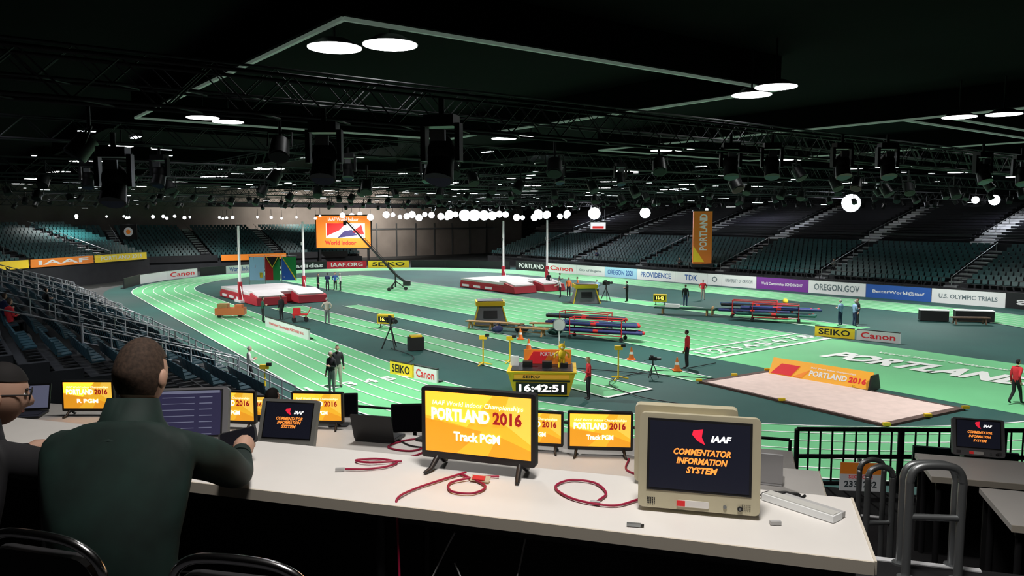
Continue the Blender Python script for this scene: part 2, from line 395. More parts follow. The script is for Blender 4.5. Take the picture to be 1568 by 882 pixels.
# moving heads
mb=MB(); mb.box((0,0,.0),(.42,.3,.16),dark); mb.cyl((0,0,.08),(0,0,.3),.04,dark)
for x in(-.24,.24): mb.box((x,0,-.28),(.07,.16,.5),dark)
mb.sph((0,0,-.42),(.19,.2,.25),black,16,10); mb.cyl((0,-.02,-.5),(0,-.14,-.78),.17,dark,.2,n=16)
mb.cyl((0,-.14,-.78),(0,-.143,-.785),.17,M('lens_blueish',(.1,.12,.2),.1),n=16); mb.box((0,-.15,-.2),(.2,.06,.14),steel)
mh=mb.build('moving_head_light',(-2.87,12,8.55))
for x,y,z,sc in((-1.04,11.6,8.6,1.1),(-6.2,12.2,8.2,1.0),(5.3,19,8.9,.95),(6.3,19,8.9,.95),(8.0,19,8.9,.95),(9.1,19,8.9,.95),(-9,20,8.7,.9),(-13,24,8.8,.9),(12.2,20.3,8.8,.9),(14,21.5,8.8,.9),(-4.6,22,8.9,.8),(-2.6,24,8.9,.8),(1.5,25,8.9,.8),(3.6,26,8.9,.8)):
    clone(mh,(x,y,z),random.uniform(-.4,.4),sc)
mb=MB(); mb.cyl((0,0,-.1),(0,-.22,-.38),.16,dark,.18,n=10); mb.cyl((0,-.222,-.382),(0,-.226,-.388),.15,black,n=10); mb.cyl((0,0,0),(0,0,.4),.03,dark,n=5); mb.tube([(-.2,-.1,-.2),(-.2,0,.05),(.2,0,.05),(.2,-.1,-.2)],.02,dark,5)
par=None
for s in(-16,-25,-34,-44,-54,-66,-78,-90):
    n=-4.0
    while n<86:
        n+=random.uniform(1.6,4.5)
        p=W(s,n,8.6+random.uniform(-.1,.4))
        if par is None: par=mb.build('stage_light',p)
        else: clone(par,p,random.uniform(-1,1),1.2)
mb=MB()
for s in range(-114,-28,6):
    n=-8
    while n<88:
        n+=random.uniform(3.5,12)
        c=W(s+random.uniform(-2,2),n,random.choice((10.9,10.6,10.2,9.3,8.6))+random.uniform(-.3,.3)); L=random.choice((.3,.4,.7,1.0,1.3))
        R=Matrix.Rotation(UA+random.choice((0,math.pi/2)),3,'Z')
        mb.box((c[0],c[1],c[2]+.06),(L,.3,.1),dark,R); mb.box((c[0],c[1],c[2]),(L*.95,.2,.03),stripm,R)
mb.build('rig_work_lights')
def flood(mb,p,r,mat=floodm):
    p=Vector(p); d=(Vector((0,0,5))-p).normalized()
    mb.cyl(p-d*.5,p,r*.7,dark,r*1.1,n=12); mb.cyl(p+d*.01,p+d*.03,r,mat,n=16); mb.cyl(p-d*.3,(p.x,p.y,p.z+1.1),.03,dark,n=5)
mb=MB()
x=-24.0
while x<7:
    g=random.choice((2,2,3,4))
    for k in range(g): flood(mb,(x+k*.85,110-.1*x+random.uniform(-3,3),7.3+random.uniform(-.25,.3)),random.uniform(.28,.5))
    x+=g*.85+random.uniform(.2,1.3)
for p,r in(((11.1,105,7.65),.8),((17.1,100,7.7),.65),((3.6,107,7.6),.6),((4.8,107,7.5),.5),((-6.8,112,7.4),.8),((-5.4,112,7.4),.8),((-4.0,112,7.4),.7),((-2.8,111,7.35),.6),((-9,112,7.5),.6),((7.5,106,7.6),.45)): flood(mb,p,r)
x=-60
while x<-25:
    flood(mb,(x,105+random.uniform(-4,4),7.0+random.uniform(-.1,.3)),random.uniform(.12,.22)); x+=random.uniform(1.0,2.6)
mb.build('far_floodlight_bank')
mb=MB(); flood(mb,(34.8,80,8.6),.9); flood(mb,(33.5,78,8.0),.12)
flood(mb,(43.3,70,8.7),.45); flood(mb,(41.6,70,8.7),.3); flood(mb,(45,73,8.8),.2); flood(mb,(22,88,8.0),.15)
mb.build('side_floodlights')
# ------------------------------------------------------------------ big screen, column, banner
scr_o=M('bigscreen_orange',(.9,.22,.03),.4,emit=.9); scr_r=M('bigscreen_red',(.6,.03,.03),.4,emit=.9); scr_w=M('bigscreen_white',(.9,.9,.95),.4,emit=.9); scr_b=M('bigscreen_navy',(.05,.04,.12),.4,emit=.6)
mb=MB(); mb.box((0,.2,0),(8.1,.35,4.9),dark); mb.box((0,0,0),(7.8,.06,4.6),scr_o)
mb.box((.3,-.035,.15),(5.6,.02,2.1),scr_w); mb.prism([(-2.4,-.6),(-.6,.2),(.4,1.2),(-2.4,1.2)],scr_r,1,-.06,-.046); mb.prism([(-.9,-.9),(2.0,-.5),(1.2,.3),(.1,.1)],scr_b,1,-.06,-.047); mb.prism([(1.2,-.1),(3.0,-.4),(2.6,1.0)],scr_r,1,-.06,-.046)
for x in(-3.5,3.5): mb.box((x,.3,-3.6),(.3,.3,2.4),dark)
o=mb.build('video_screen',(-24.3,112,5.05),0)
text('World Indoor',4.5,.6,scr_r,(-.4,-.08,-1.6),o,bold=.03); text('IAAF World Indoor',4.4,.5,scr_w,(0,-.08,1.75),o)
mb=MB(); colm_=M('column_banner_orange',(.8,.22,.03),.6,emit=.1)
mb.box((0,0,3.1),(2.0,2.0,6.2),colm_); mb.box((0,0,6.25),(2.2,2.2,.1),dark); mb.box((0,0,.2),(2.3,2.3,.4),dark); mb.prism([(-1,.6),(.2,.6),(-1,2.4)],by,1,-1.02,-1.0)
o=mb.build('banner_column',(21.3,87,1.6),math.radians(-10)); text('PORTLAND',4.0,.85,bw,(.1,-1.03,3.9),o,rot=(math.pi/2,-math.pi/2,0),bold=.03)
mb=MB(); mb.box((0,.02,0),(2.2,.2,2.0),dark); mb.cyl((0,-.12,0),(0,-.09,0),.6,bw,n=24); mb.cyl((0,-.14,0),(0,-.12,0),.3,bo,n=24); mb.box((0,.1,-1.9),(.15,.15,2.0),dark)
mb.build('logo_sign',(-51.3,104,5.2))
mb=MB(); mb.box((0,0,0),(2.2,.3,1.1),dark); mb.box((0,-.16,0),(2.0,.04,.9),scr_w); mb.box((0,-.19,-.2),(1.5,.02,.3),scr_r)
for x in(-.9,.9): mb.cyl((x,.1,.5),(x,.1,2.2),.04,dark,n=6)
mb.build('hanging_display',(11.5,104,6.0))
# ------------------------------------------------------------------ flags
fb=M('flag_light_blue',(.35,.65,.85),.7,emit=.1); fr=M('flag_red',(.6,.03,.03),.7); fk=M('flag_black',(.02,.02,.02),.7); fg=M('flag_green',(.02,.35,.08),.7); fy=M('flag_yellow',(.9,.7,.05),.7); fbl=M('flag_blue',(.03,.15,.6),.7); fw=M('flag_white',(.85,.85,.85),.7)
def flag(name,x,parts):
    mb=MB(); mb.cyl((-.85,0,0),(-.85,0,3.3),.03,steel,n=6); mb.cyl((-.85,0,3.2),(.75,0,3.2),.02,steel,n=6); mb.box((-.85,0,.03),(.5,.5,.06),dark)
    for k,(poly,m) in enumerate(parts):
        mb.add([(px,-.02*k+.10*math.sin(pz*2.5+px*5),pz) for px,pz in poly],[tuple(range(len(poly)))],m)
    return mb.build(name,(x,79.4,0))
def R_(x0,z0,x1,z1): return [(x0,z0),(x1,z0),(x1,z1),(x0,z1)]
flag('national_flag',-26.1,[(R_(-.8,.7,.7,3.1),fb),(R_(-.8,2.0,.2,3.1),fbl),(R_(-.4,2.0,-.2,3.1),fr),(R_(-.8,2.45,.2,2.65),fr),([(-.8,2),(-.65,2),(.2,3.0),(.2,3.1)],fw),(R_(.25,1.0,.55,1.5),fy)])
flag('national_flag',-24.5,[(R_(-.8,.7,-.05,3.1),fr),(R_(-.05,.7,.7,3.1),fg),([(-.8,3.1),(.7,3.1),(-.05,1.9)],fk),([(-.7,3.1),(-.6,3.1),(-.05,2.1),(.5,3.1),(.6,3.1),(-.05,1.95)],fy)])
flag('national_flag',-22.8,[([(-.8,.7),(.7,.7),(-.8,3.1)],fbl),([(.7,.7),(.7,3.1),(-.8,3.1)],fg),([(-.8,3.1),(-.68,3.1),(.7,.8),(.7,.7),(.62,.7)],fy),(R_(-.6,1.0,-.3,1.3),fw)])
# ------------------------------------------------------------------ vault mats and uprights
def vault_mat(name,loc,ang,L=8.2,Wd=6.0,h=.9):
    mb=MB(); mb.box((0,0,h*.25),(L,Wd,h*.5),matred); mb.box((0,0,h*.62),(L-.1,Wd-.1,h*.24),matred); mb.box((0,0,h*.87),(L-.2,Wd-.2,h*.26),matwhite)
    mb.prism([(L/2,.0),(L/2+1.8,0),(L/2+1.6,.6),(L/2,h)],matred,1,-Wd/2,-.5); mb.prism([(L/2,.0),(L/2+1.8,0),(L/2+1.6,.6),(L/2,h)],matred,1,.5,Wd/2)
    mb.prism([(L/2-1,h+.0),(L/2+1.5,.62),(L/2+1.5,.75),(L/2-.2,h+.18),(L/2-1,h+.15)],matwhite,1,-Wd/2+.2,-.6)
    mb.prism([(L/2-1,h+.0),(L/2+1.5,.62),(L/2+1.5,.75),(L/2-.2,h+.18),(L/2-1,h+.15)],matwhite,1,.6,Wd/2-.2)
    for y in(-2,0,2): mb.box((-L/2-.02,y,h*.25),(.04,1.2,h*.3),bw)
    for x in(-3,-1,1): mb.box((x+.3,-Wd/2-.02,h*.25),(1.2,.04,h*.25),bw)
    return mb.build(name,loc,ang,bevel=.05)
vault_mat('pole_vault_mat',(-21.6,68.4,.05),UA); vault_mat('pole_vault_mat',(-.6,78.2,.05),UA,L=7.6,Wd=6.2)
def upright(p,h):
    mb=MB(); mb.box((0,0,.1),(1.6,.5,.2),bw); mb.box((0,0,.9),(.32,.3,1.6),matred); mb.cyl((0,0,.2),(0,0,h),.12,bw,.10,n=10); mb.box((0,-.12,h*.7),(.1,.2,.3),steel); mb.tube([(.7,0,.2),(0,0,1.6)],.04,bw,6)
    mb.build('vault_upright',(p[0],p[1],.04),UA)
upright((-22.9,65.0),6.4); upright((-19.4,72.0),6.7); upright((-.95,86.0),6.7); upright((3.9,86.2),6.8)
# ------------------------------------------------------------------ infield equipment
def tower(p,a):
    mb=MB(); b=[(-1.1,-.9),(1.1,-.9),(1.1,.9),(-1.1,.9)]; t=[(-.75,-.6),(.75,-.6),(.75,.6),(-.75,.6)]
    g=M('tower_grey_panel',(.16,.165,.18),.5)
    mb.add([(x,y,0) for x,y in b]+[(x,y,1.25) for x,y in t],[(0,1,5,4),(1,2,6,5),(2,3,7,6),(3,0,4,7),(4,5,6,7)],g)
    mb.box((0,0,1.4),(1.9,1.6,.3),yellow); mb.box((0,0,1.57),(1.7,1.4,.05),dark)
    for sx in(-1,1): mb.tube([(sx*1.12,-.92,0),(sx*.78,-.62,1.25)],.05,yellow,6)
    mb.box((0,-.78,.7),(.9,.04,.5),dark,Matrix.Rotation(-.25,3,'X'))
    return mb.build('scoreboard_tower',(p[0],p[1],.05),a)
tower((-1.5,51.8),.1); tower((6.1,64.6),.1)
def clock(p,a,tx='16:42'):
    mb=MB(); mb.box((0,0,.55),(1.05,.4,.6),yellow); mb.box((0,-.21,.55),(.85,.02,.36),dark)
    for x in(-.35,.35): mb.cyl((x,0,0),(x,0,.3),.03,dark,n=6); mb.box((x,0,.02),(.1,.5,.04),dark)
    o=mb.build('field_clock',(p[0],p[1],.05),a); text(tx,.6,.24,M('led_yellow',(1,.8,.1),.4,emit=2),(0,-.225,.55),o); return o
clock((-8.2,49.9),-.2); clock((12.1,63.0),-.3)
ledw=M('led_white',(1,.95,.9),.4,emit=2)
mb=MB(); mb.prism([(-1.1,0),(1.1,0),(1.35,.9),(-1.35,.9)],yellow,1,-1.0,1.0); mb.box((0,-1.02,.30),(2.05,.06,.46),dark); mb.box((0,-1.01,.76),(2.2,.04,.16),bam)
mb.box((0,-1.02,.60),(2.3,.03,.07),dark)
mb.box((0,0,.93),(2.8,2.1,.07),yellow); mb.box((0,0,.975),(2.5,1.8,.02),dark); mb.box((.2,.7,1.27),(2.0,.08,.62),bo); mb.prism([(-.7,1.0),(.0,1.0),(.3,1.5),(-.4,1.5)],tr,1,.6,.65)
mb.box((-.6,-.1,1.1),(.4,.25,.26),dark); mb.box((.2,-.1,1.1),(.4,.25,.26),dark); mb.box((-1.15,.1,1.2),(.35,.06,.4),bw); mb.box((.9,0,1.07),(.3,.3,.18),black)
o=mb.build('timing_booth',(1.25,31.6,.05),math.radians(-4)); text('16:42:51',1.8,.3,ledw,(.0,-1.06,.30),o,bold=.03); text('SEIKO',.7,.12,bk,(-.4,-1.04,.76),o,bold=.03)
text('PORTLAND 2016',1.2,.16,bw,(.5,.58,1.4),o,bold=.02)
mb=MB(); mb.sph((0,0,.55),(.16,.13,.2),yellow); mb.sph((0,0,.85),(.14,.13,.14),yellow); mb.cyl((-.07,0,.4),(-.09,0,0),.06,yellow); mb.cyl((.07,0,.4),(.09,0,0),.06,yellow); mb.tube([(.12,0,.65),(.28,0,.55),(.3,-.05,.4)],.045,yellow,6); mb.tube([(-.12,0,.65),(-.28,0,.55),(-.3,-.05,.4)],.045,yellow,6)
for x in(-.08,.08): mb.cyl((x,0,.95),(x*1.4,0,1.08),.03,yellow,.01,n=6)
mb.sph((0,-.12,.83),(.05,.04,.04),bw); mb.build('mascot_statue',(2.05,31.5,1.035))
def tripod_cam(p,a,z=.04,sc=1,name='tripod_camera'):
    mb=MB()
    for k in range(3):
        q=k*2.094+.5; mb.cyl((0,0,1.2),(.5*math.cos(q),.5*math.sin(q),0),.035,dark,n=6)
    mb.cyl((0,0,1.0),(0,0,1.4),.05,dark,n=8); mb.box((0,0,1.55),(.25,.6,.3),black); mb.cyl((0,-.3,1.55),(0,-.65,1.55),.09,dark,.12,n=12); mb.box((0,.1,1.76),(.06,.3,.08),dark); mb.box((-.2,.2,1.62),(.12,.12,.1),dark); mb.cyl((.1,.3,1.45),(.3,.8,1.25),.02,dark,n=5)
    o=mb.build(name,(p[0],p[1],z),a); o.scale=(sc,)*3; return o
tripod_cam((-6.6,41.8),.6); tripod_cam((8.0,65.6),2.2)
tripod_cam((6.3,34.2),1.2,sc=.55)
mb=MB(); mb.tube([(-4.7,-.3,6.8),(0,0,1.55),(1.0,.1,.75)],[.07,.12,.14],dark,8); mb.tube([(-4.7,-.3,7.05),(-2,-.1,4.1),(0,0,1.8)],.025,dark,5); mb.box((1.1,.1,.7),(.7,.5,.5),dark); mb.box((-4.75,-.3,6.55),(.3,.5,.4),dark); mb.cyl((0,0,.3),(0,0,1.5),.08,dark,n=8)
for k in range(3):
    q=k*2.094; x,y=1.0*math.cos(q),1.0*math.sin(q); mb.tube([(x,y,.2),(0,0,.9)],.05,dark,6); mb.cyl((x-.0,y-.08,.18),(x,y+.08,.18),.18,dark,n=12)
mb.build('camera_crane',(-11.4,75.6,.03))
def bench(p,a,L=2.0,mat=wood,name='athlete_bench'):
    mb=MB(); 
    for y in(-.14,.14): mb.box((0,y,.45),(L,.22,.06),mat)
    for x in(-L/2+.25,L/2-.25):
        mb.prism([(-.3,0),(-.2,0),(-.05,.42),(-.15,.42)],mat,0,x-.04,x+.04); mb.prism([(.3,0),(.2,0),(.05,.42),(.15,.42)],mat,0,x-.04,x+.04)
    mb.box((0,0,.2),(L-.4,.06,.06),mat); mb.build(name,(p[0],p[1],.05),a)
bench((-.2,48.6),-.5); bench((1.2,46.4),-.5); bench((2.1,48.6),-.1); bench((-2.0,49.4),-.4)
for p,c in(((.6,47.6),black),((2.6,46.6),M('bag_dark_green',(.02,.08,.06),.7)),((-.9,47.6),M('bag_navy',(.03,.04,.12),.7))):
    mb=MB(); mb.sph((0,0,.22),(.45,.25,.22),c,12,8); mb.tube([(-.2,0,.4),(-.1,0,.55),(.1,0,.55),(.2,0,.4)],.02,c,5); mb.build('sports_bag',(p[0],p[1],.05),random.random())
def polecart(p,a,L=5,name='vaulting_pole_cart'):
    mb=MB()
    for x in(-L*.3,L*.3):
        for y in(-.45,.45): mb.cyl((x,y,.15),(x,y,1.25),.03,red,n=6); mb.cyl((x,y-.04,.12),(x,y+.04,.12),.12,dark,n=10)
        for z in(.45,.85,1.22): mb.cyl((x,-.5,z),(x,.5,z),.03,red,n=6)
    for y in(-.45,.45): mb.cyl((-L*.3,y,.3),(L*.3,y,.3),.03,red,n=6); mb.cyl((-L*.3,y,1.22),(L*.3,y,1.22),.03,red,n=6)
    cs=[bluep,black,M('pole_bag_green',(.02,.12,.1),.6),M('pole_bag_navy',(.03,.04,.15),.6)]
    for z in(.52,.92):
        for i,y in enumerate((-.34,-.12,.12,.34)):
            c=random.choice(cs); l=L*random.uniform(.44,.52); o=random.uniform(-.3,.3)
            mb.tube([(-l+o,y,z),(l+o,y,z)],.1,c,8); mb.sph((l+o,y,z),(.12,.11,.11),red if i%2 else c,8,6); mb.cyl((o-.2,y,z),(o+.1,y,z),.105,red,n=8)
    mb.build(name,(p[0],p[1],.05),a)
polecart((4.6,48.0),-.45,5.2); polecart((5.0,45.0),-.4,5.2); polecart((18.0,52.6),-.35,5.0); polecart((17.2,54.6),-.35,5)
mb=MB(); mb.box((0,0,.45),(4.4,.7,.12),M('bag_dark_green',(0,0,0))); mb.box((-.9,0,.62),(1.0,.6,.22),bw); mb.box((-1.6,0,.2),(.1,.6,.4),wood); mb.box((1.6,0,.2),(.1,.6,.4),wood); mb.box((2.0,0,.35),(.1,.7,.6),wood); mb.build('covered_bench',(12.7,56.6,.05),-.38)
def fold_table(p,a,L=2.0,cloth=black,name='officials_table'):
    mb=MB(); mb.box((0,0,.73),(L,.8,.05),bw if cloth is black else cloth)
    if cloth: mb.box((0,0,.36),(L-.04,.76,.7),cloth)
    mb.build(name,(p[0],p[1],.05),a)
fold_table((29.2,53.3),-.3,1.8); bench((30.6,51.4),-.1,2.4,M('bench_dark_wood',(.16,.10,.06),.6,var=.2)); fold_table((31.8,53.0),-.3,2.4)
mb=MB(); mb.cyl((0,0,0),(0,0,.05),.3,dark); mb.cyl((0,0,0),(0,0,1.2),.03,bw,n=8); mb.cyl((0,-.06,1.45),(0,.06,1.45),.32,bw,n=24); mb.tube([(.32*math.cos(t*.2618),-.09,1.45+.32*math.sin(t*.2618)) for t in range(24)],.02,steel,5,closed=True); mb.build('wind_fan',(2.5,40.8,.05))
mb=MB(); mb.cyl((0,0,0),(0,0,.05),.25,dark); mb.cyl((0,0,0),(0,0,1.0),.03,red,n=8); mb.sph((0,0,1.2),.2,fy); mb.build('flag_marker',(19.3,54.4,.05))
mb=MB(); mb.box((0,0,.02),(.4,.4,.04),orange); mb.cyl((0,0,.04),(0,0,.62),.15,orange,.03,n=16); mb.cyl((0,0,.28),(0,0,.4),.105,bw,.078,n=16)
c=mb.build('traffic_cone',(6.0,38.5,.05)); clone(c,(7.7,35.7,.05)); clone(c,(.9,41.2,.05)); clone(c,(.5,45.0,.05))
def ystand(p,h=1.35):
    mb=MB(); mb.cyl((0,0,0),(0,0,h),.035,yellow,n=8); mb.box((0,0,h),(.35,.15,.18),yellow); mb.box((.2,-.02,h+.1),(.2,.12,.14),dark)
    for k in range(3): q=k*2.094; mb.cyl((0,0,.12),(.45*math.cos(q),.45*math.sin(q),.02),.03,yellow,n=6)
    mb.build('sensor_stand',(p[0],p[1],.05))
ystand((-1.4,37.1)); ystand((4.7,33.8),1.4); ystand((-10.2,31.5),1.0); ystand((-.1,37.7),1.2)
mb=MB(); mb.box((0,0,.5),(1.0,.6,.08),red); mb.box((-.2,0,.75),(.5,.5,.4),red); mb.tube([(.5,0,.5),(.75,0,1.0)],.03,red,6)
for x in(-.4,.4):
    for y in(-.3,.3): mb.cyl((x,y-.03,.15),(x,y+.03,.15),.15,dark,n=12)
    mb.box((x,0,.32),(.06,.5,.35),red)
mb.build('equipment_cart',(-14.5,52.6,.05),.3)
mb=MB(); mb.box((0,0,.4),(2.0,.9,.5),M('cart_orange',(.7,.2,.07),.6)); mb.box((-.5,0,.8),(.7,.7,.3),wood); mb.box((.6,0,.75),(.5,.7,.25),M('cart_orange',(0,0,0)))
for x in(-.7,.7):
    for y in(-.4,.4): mb.cyl((x,y-.03,.15),(x,y+.03,.15),.15,dark,n=12)
mb.build('equipment_cart',(-20.2,55.3,.05),.1)
mb=MB(); mb.box((0,0,.35),(.8,.5,.7),black); mb.box((0,0,.75),(.6,.4,.1),yellow); mb.build('battery_case',(-5.2,41.4,.05),.4)
mb=MB()
for pts in([(6.6,29,.07),(5,30.5,.07),(4.2,33,.07),(6,35.2,.07),(8,36,.07),(10,37.5,.07)],[(-.1,37.7,.07),(2,36.6,.07),(4.7,35.5,.07),(7,34.5,.07),(9.5,33.6,.07)],[(-6.6,41.8,.07),(-5,39,.07),(-5.5,36,.07)]):
    mb.tube(catmull(pts,8),.02,black,5)
mb.build('ground_cables')
# ------------------------------------------------------------------ people
def skin_mesh(J,R,E,root,sub=1,wx=1.0,branch=.0):
    me=bpy.data.meshes.new('tmp'); bm=bmesh.new(); lay=bm.verts.layers.skin.verify(); V={}
    used={k for ed in E for k in ed}
    for k,p in J.items():
        if k not in used: continue
        v=bm.verts.new((p[0]/wx,p[1],p[2])); V[k]=v; r=R[k]; v[lay].radius=(r,r); v[lay].use_root=(k==root)
    for a,b in E: bm.edges.new((V[a],V[b]))
    bm.to_mesh(me); bm.free()
    o=bpy.data.objects.new('tmp',me); COL.objects.link(o)
    sk=o.modifiers.new('s','SKIN'); sk.use_smooth_shade=True; sk.branch_smoothing=branch
    if sub: ss=o.modifiers.new('b','SUBSURF'); ss.levels=sub; ss.render_levels=sub
    dg=bpy.context.evaluated_depsgraph_get(); dg.update(); ev=o.evaluated_get(dg); m2=ev.to_mesh()
    vs=[Vector((v.co.x*wx,v.co.y,v.co.z)) for v in m2.vertices]; fs=[tuple(p.vertices) for p in m2.polygons]
    ev.to_mesh_clear(); bpy.data.objects.remove(o); bpy.data.meshes.remove(me)
    return vs,fs
def segd(p,a,b):
    d=b-a; t=max(0,min(1,(p-a).dot(d)/max(d.length_squared,1e-9))); return (p-(a+d*t)).length
def body(mb,J,R,E,lab,mats,root,sub=1,wx=1.0):
    vs,fs=skin_mesh(J,R,E,root,sub,wx)
    JV={k:Vector(p) for k,p in J.items()}; ms=[]
    segs=[(JV[a],JV[b],(R[a]+R[b])/2,lab.get((a,b),'shirt')) for a,b in E]
    for f in fs:
        c=sum((vs[i] for i in f),Vector())/len(f); best=min(segs,key=lambda s:segd(c,s[0],s[1])/max(s[2],.01)); ms.append(mats[best[3]])
    mb.add(vs,fs,ms,smooth=True)
def head(mb,c,rot,hh,skin,hair,long=False,glasses=False,a=20,b=16):
    """hh = head height; face looks along local +y"""
    T=Matrix.Translation(c)@rot.to_4x4(); k=hh/.24
    def shape(v,sc=1.0):
        x,y,z=v; w=.076*sc; d=.096*sc; h=.12*sc
        X=x*w;Y=y*d;Zz=z*h
        if z<0: 
            X*=1-.28*(-z)**1.5; 
            if y<0: Y*=1-.45*(-z)
        if sc==1.0:
            if y>.7: 
                if abs(x)<.22 and -.35<z<.1: Y+=.022*(1-abs(x)/.22)*(1-abs(z+.2)/.35 if abs(z+.2)<.35 else 0)+.004
                if .0<z<.22 and .2<abs(x)<.55: Y-=.006
        return (X*k,Y*k,Zz*k)
    def us(fil=None,sc=1.0):
        vs=[];fs=[]
        for i in range(b+1):
            p=math.pi*i/b
            for j in range(a):
                q=2*math.pi*j/a; vs.append((math.sin(p)*math.cos(q),math.sin(p)*math.sin(q),math.cos(p)))
        for i in range(b):
            for j in range(a):
                f=(i*a+j,i*a+(j+1)%a,(i+1)*a+(j+1)%a,(i+1)*a+j)
                cc=[sum(vs[t][m] for t in f)/4 for m in range(3)]
                if fil is None or fil(cc): fs.append(f)
        return [shape(v,sc) for v in vs],fs
    vs,fs=us(); mb.add(vs,fs,skin,T,True)
    def hf(cc):
        x,y,z=cc
        return (z>.45 and y>0) or (z>.1+.3*y and y<=.05 and z>-.42) or (y<-.25 and z>(-.55 if not long else -1.1)) 
    vs,fs=us(hf,1.055); mb.add(vs,fs,hair,T,True)
    if long: mb.sph((0,-.05*k,-.06*k),(.085*k,.06*k,.13*k),hair,12,8,T)
    for sx in(-1,1):
        mb.sph((sx*.078*k,-.005*k,-.008*k),(.012*k,.02*k,.032*k),skin,8,6,T)
        mb.sph((sx*.03*k,.083*k,.012*k),(.012*k,.008*k,.007*k),M('eye_white',(.7,.7,.7),.3),8,6,T); mb.sph((sx*.03*k,.0905*k,.012*k),(.005*k,.003*k,.005*k),black,6,4,T)
        mb.sph((sx*.03*k,.088*k,.032*k),(.018*k,.006*k,.004*k),hair,8,4,T)
    mb.sph((0,.083*k,-.058*k),(.022*k,.008*k,.006*k),M('lips',(.35,.12,.1),.5),8,4,T)
    if glasses:
        for sx in(-1,1):
            mb.tube([T@Vector((sx*.032*k+.022*k*math.cos(t*.5236),.102*k,.012*k+.017*k*math.sin(t*.5236))) for t in range(12)],.0022*k,black,5,closed=True)
            mb.tube([T@Vector((sx*.054*k,.1*k,.015*k)),T@Vector((sx*.08*k,.0,.012*k))],.0025*k,black,5)
def hand(mb,w,d,up,side,L,skin,curl=.5,n=6):
    """w wrist, d direction of hand, up = back of hand normal, side thumb side; L hand length"""
    w=Vector(w);d=Vector(d).normalized();up=Vector(up); up=(up-d*up.dot(d)).normalized(); s=d.cross(up)*side
    pl=L*.52
    mb.tube([w-d*L*.08,w+d*L*.12,w+d*pl*.6,w+d*pl],[L*.14,L*.19,L*.235,L*.2],skin,10)
    for i,(o,l) in enumerate(((.16,.40),(.055,.46),(-.05,.43),(-.15,.34))):
        b=w+d*pl*.9+s*o*L; p1=b+(d*math.cos(curl*.5)-up*math.sin(curl*.5))*l*L*.45
        p2=p1+(d*math.cos(curl*1.4)-up*math.sin(curl*1.4))*l*L*.33; p3=p2+(d*math.cos(curl*2.2)-up*math.sin(curl*2.2))*l*L*.24
        mb.tube([b,p1,p2,p3],[L*.055,L*.05,L*.045,L*.03],skin,n)
    b=w+d*L*.14+s*L*.14; p1=b+(d*.6+s*.7-up*.15)*L*.2; p2=p1+(d*.9+s*.25-up*.3)*L*.18
    mb.tube([b,p1,p2],[L*.07,L*.06,L*.04],skin,n)
skins=[M('skin_light',(.55,.33,.24),.6),M('skin_brown',(.16,.08,.05),.6)]
hairs={'brown':M('hair_brown',(.05,.03,.02),.85,var=.45,scale=90,bump=.6),'black':M('hair_black',(.012,.01,.01),.8),'grey':M('hair_grey',(.35,.35,.34),.8),'blond':M('hair_blond',(.4,.27,.12),.8)}
def cl(n,c): return M('cloth_'+n,c,.85,var=.12,scale=8)
CL={'black':cl('black',(.015,.015,.018)),'red':cl('red',(.6,.03,.04)),'orange':cl('orange',(.85,.2,.05)),'white':cl('white',(.65,.65,.65)),'lblue':cl('light_blue',(.25,.4,.6)),'navy':cl('navy',(.02,.03,.09)),'beige':cl('beige',(.45,.42,.35)),'grey':cl('grey',(.15,.16,.17)),'blue':cl('blue',(.03,.1,.35)),'green':cl('green',(.02,.09,.06))}
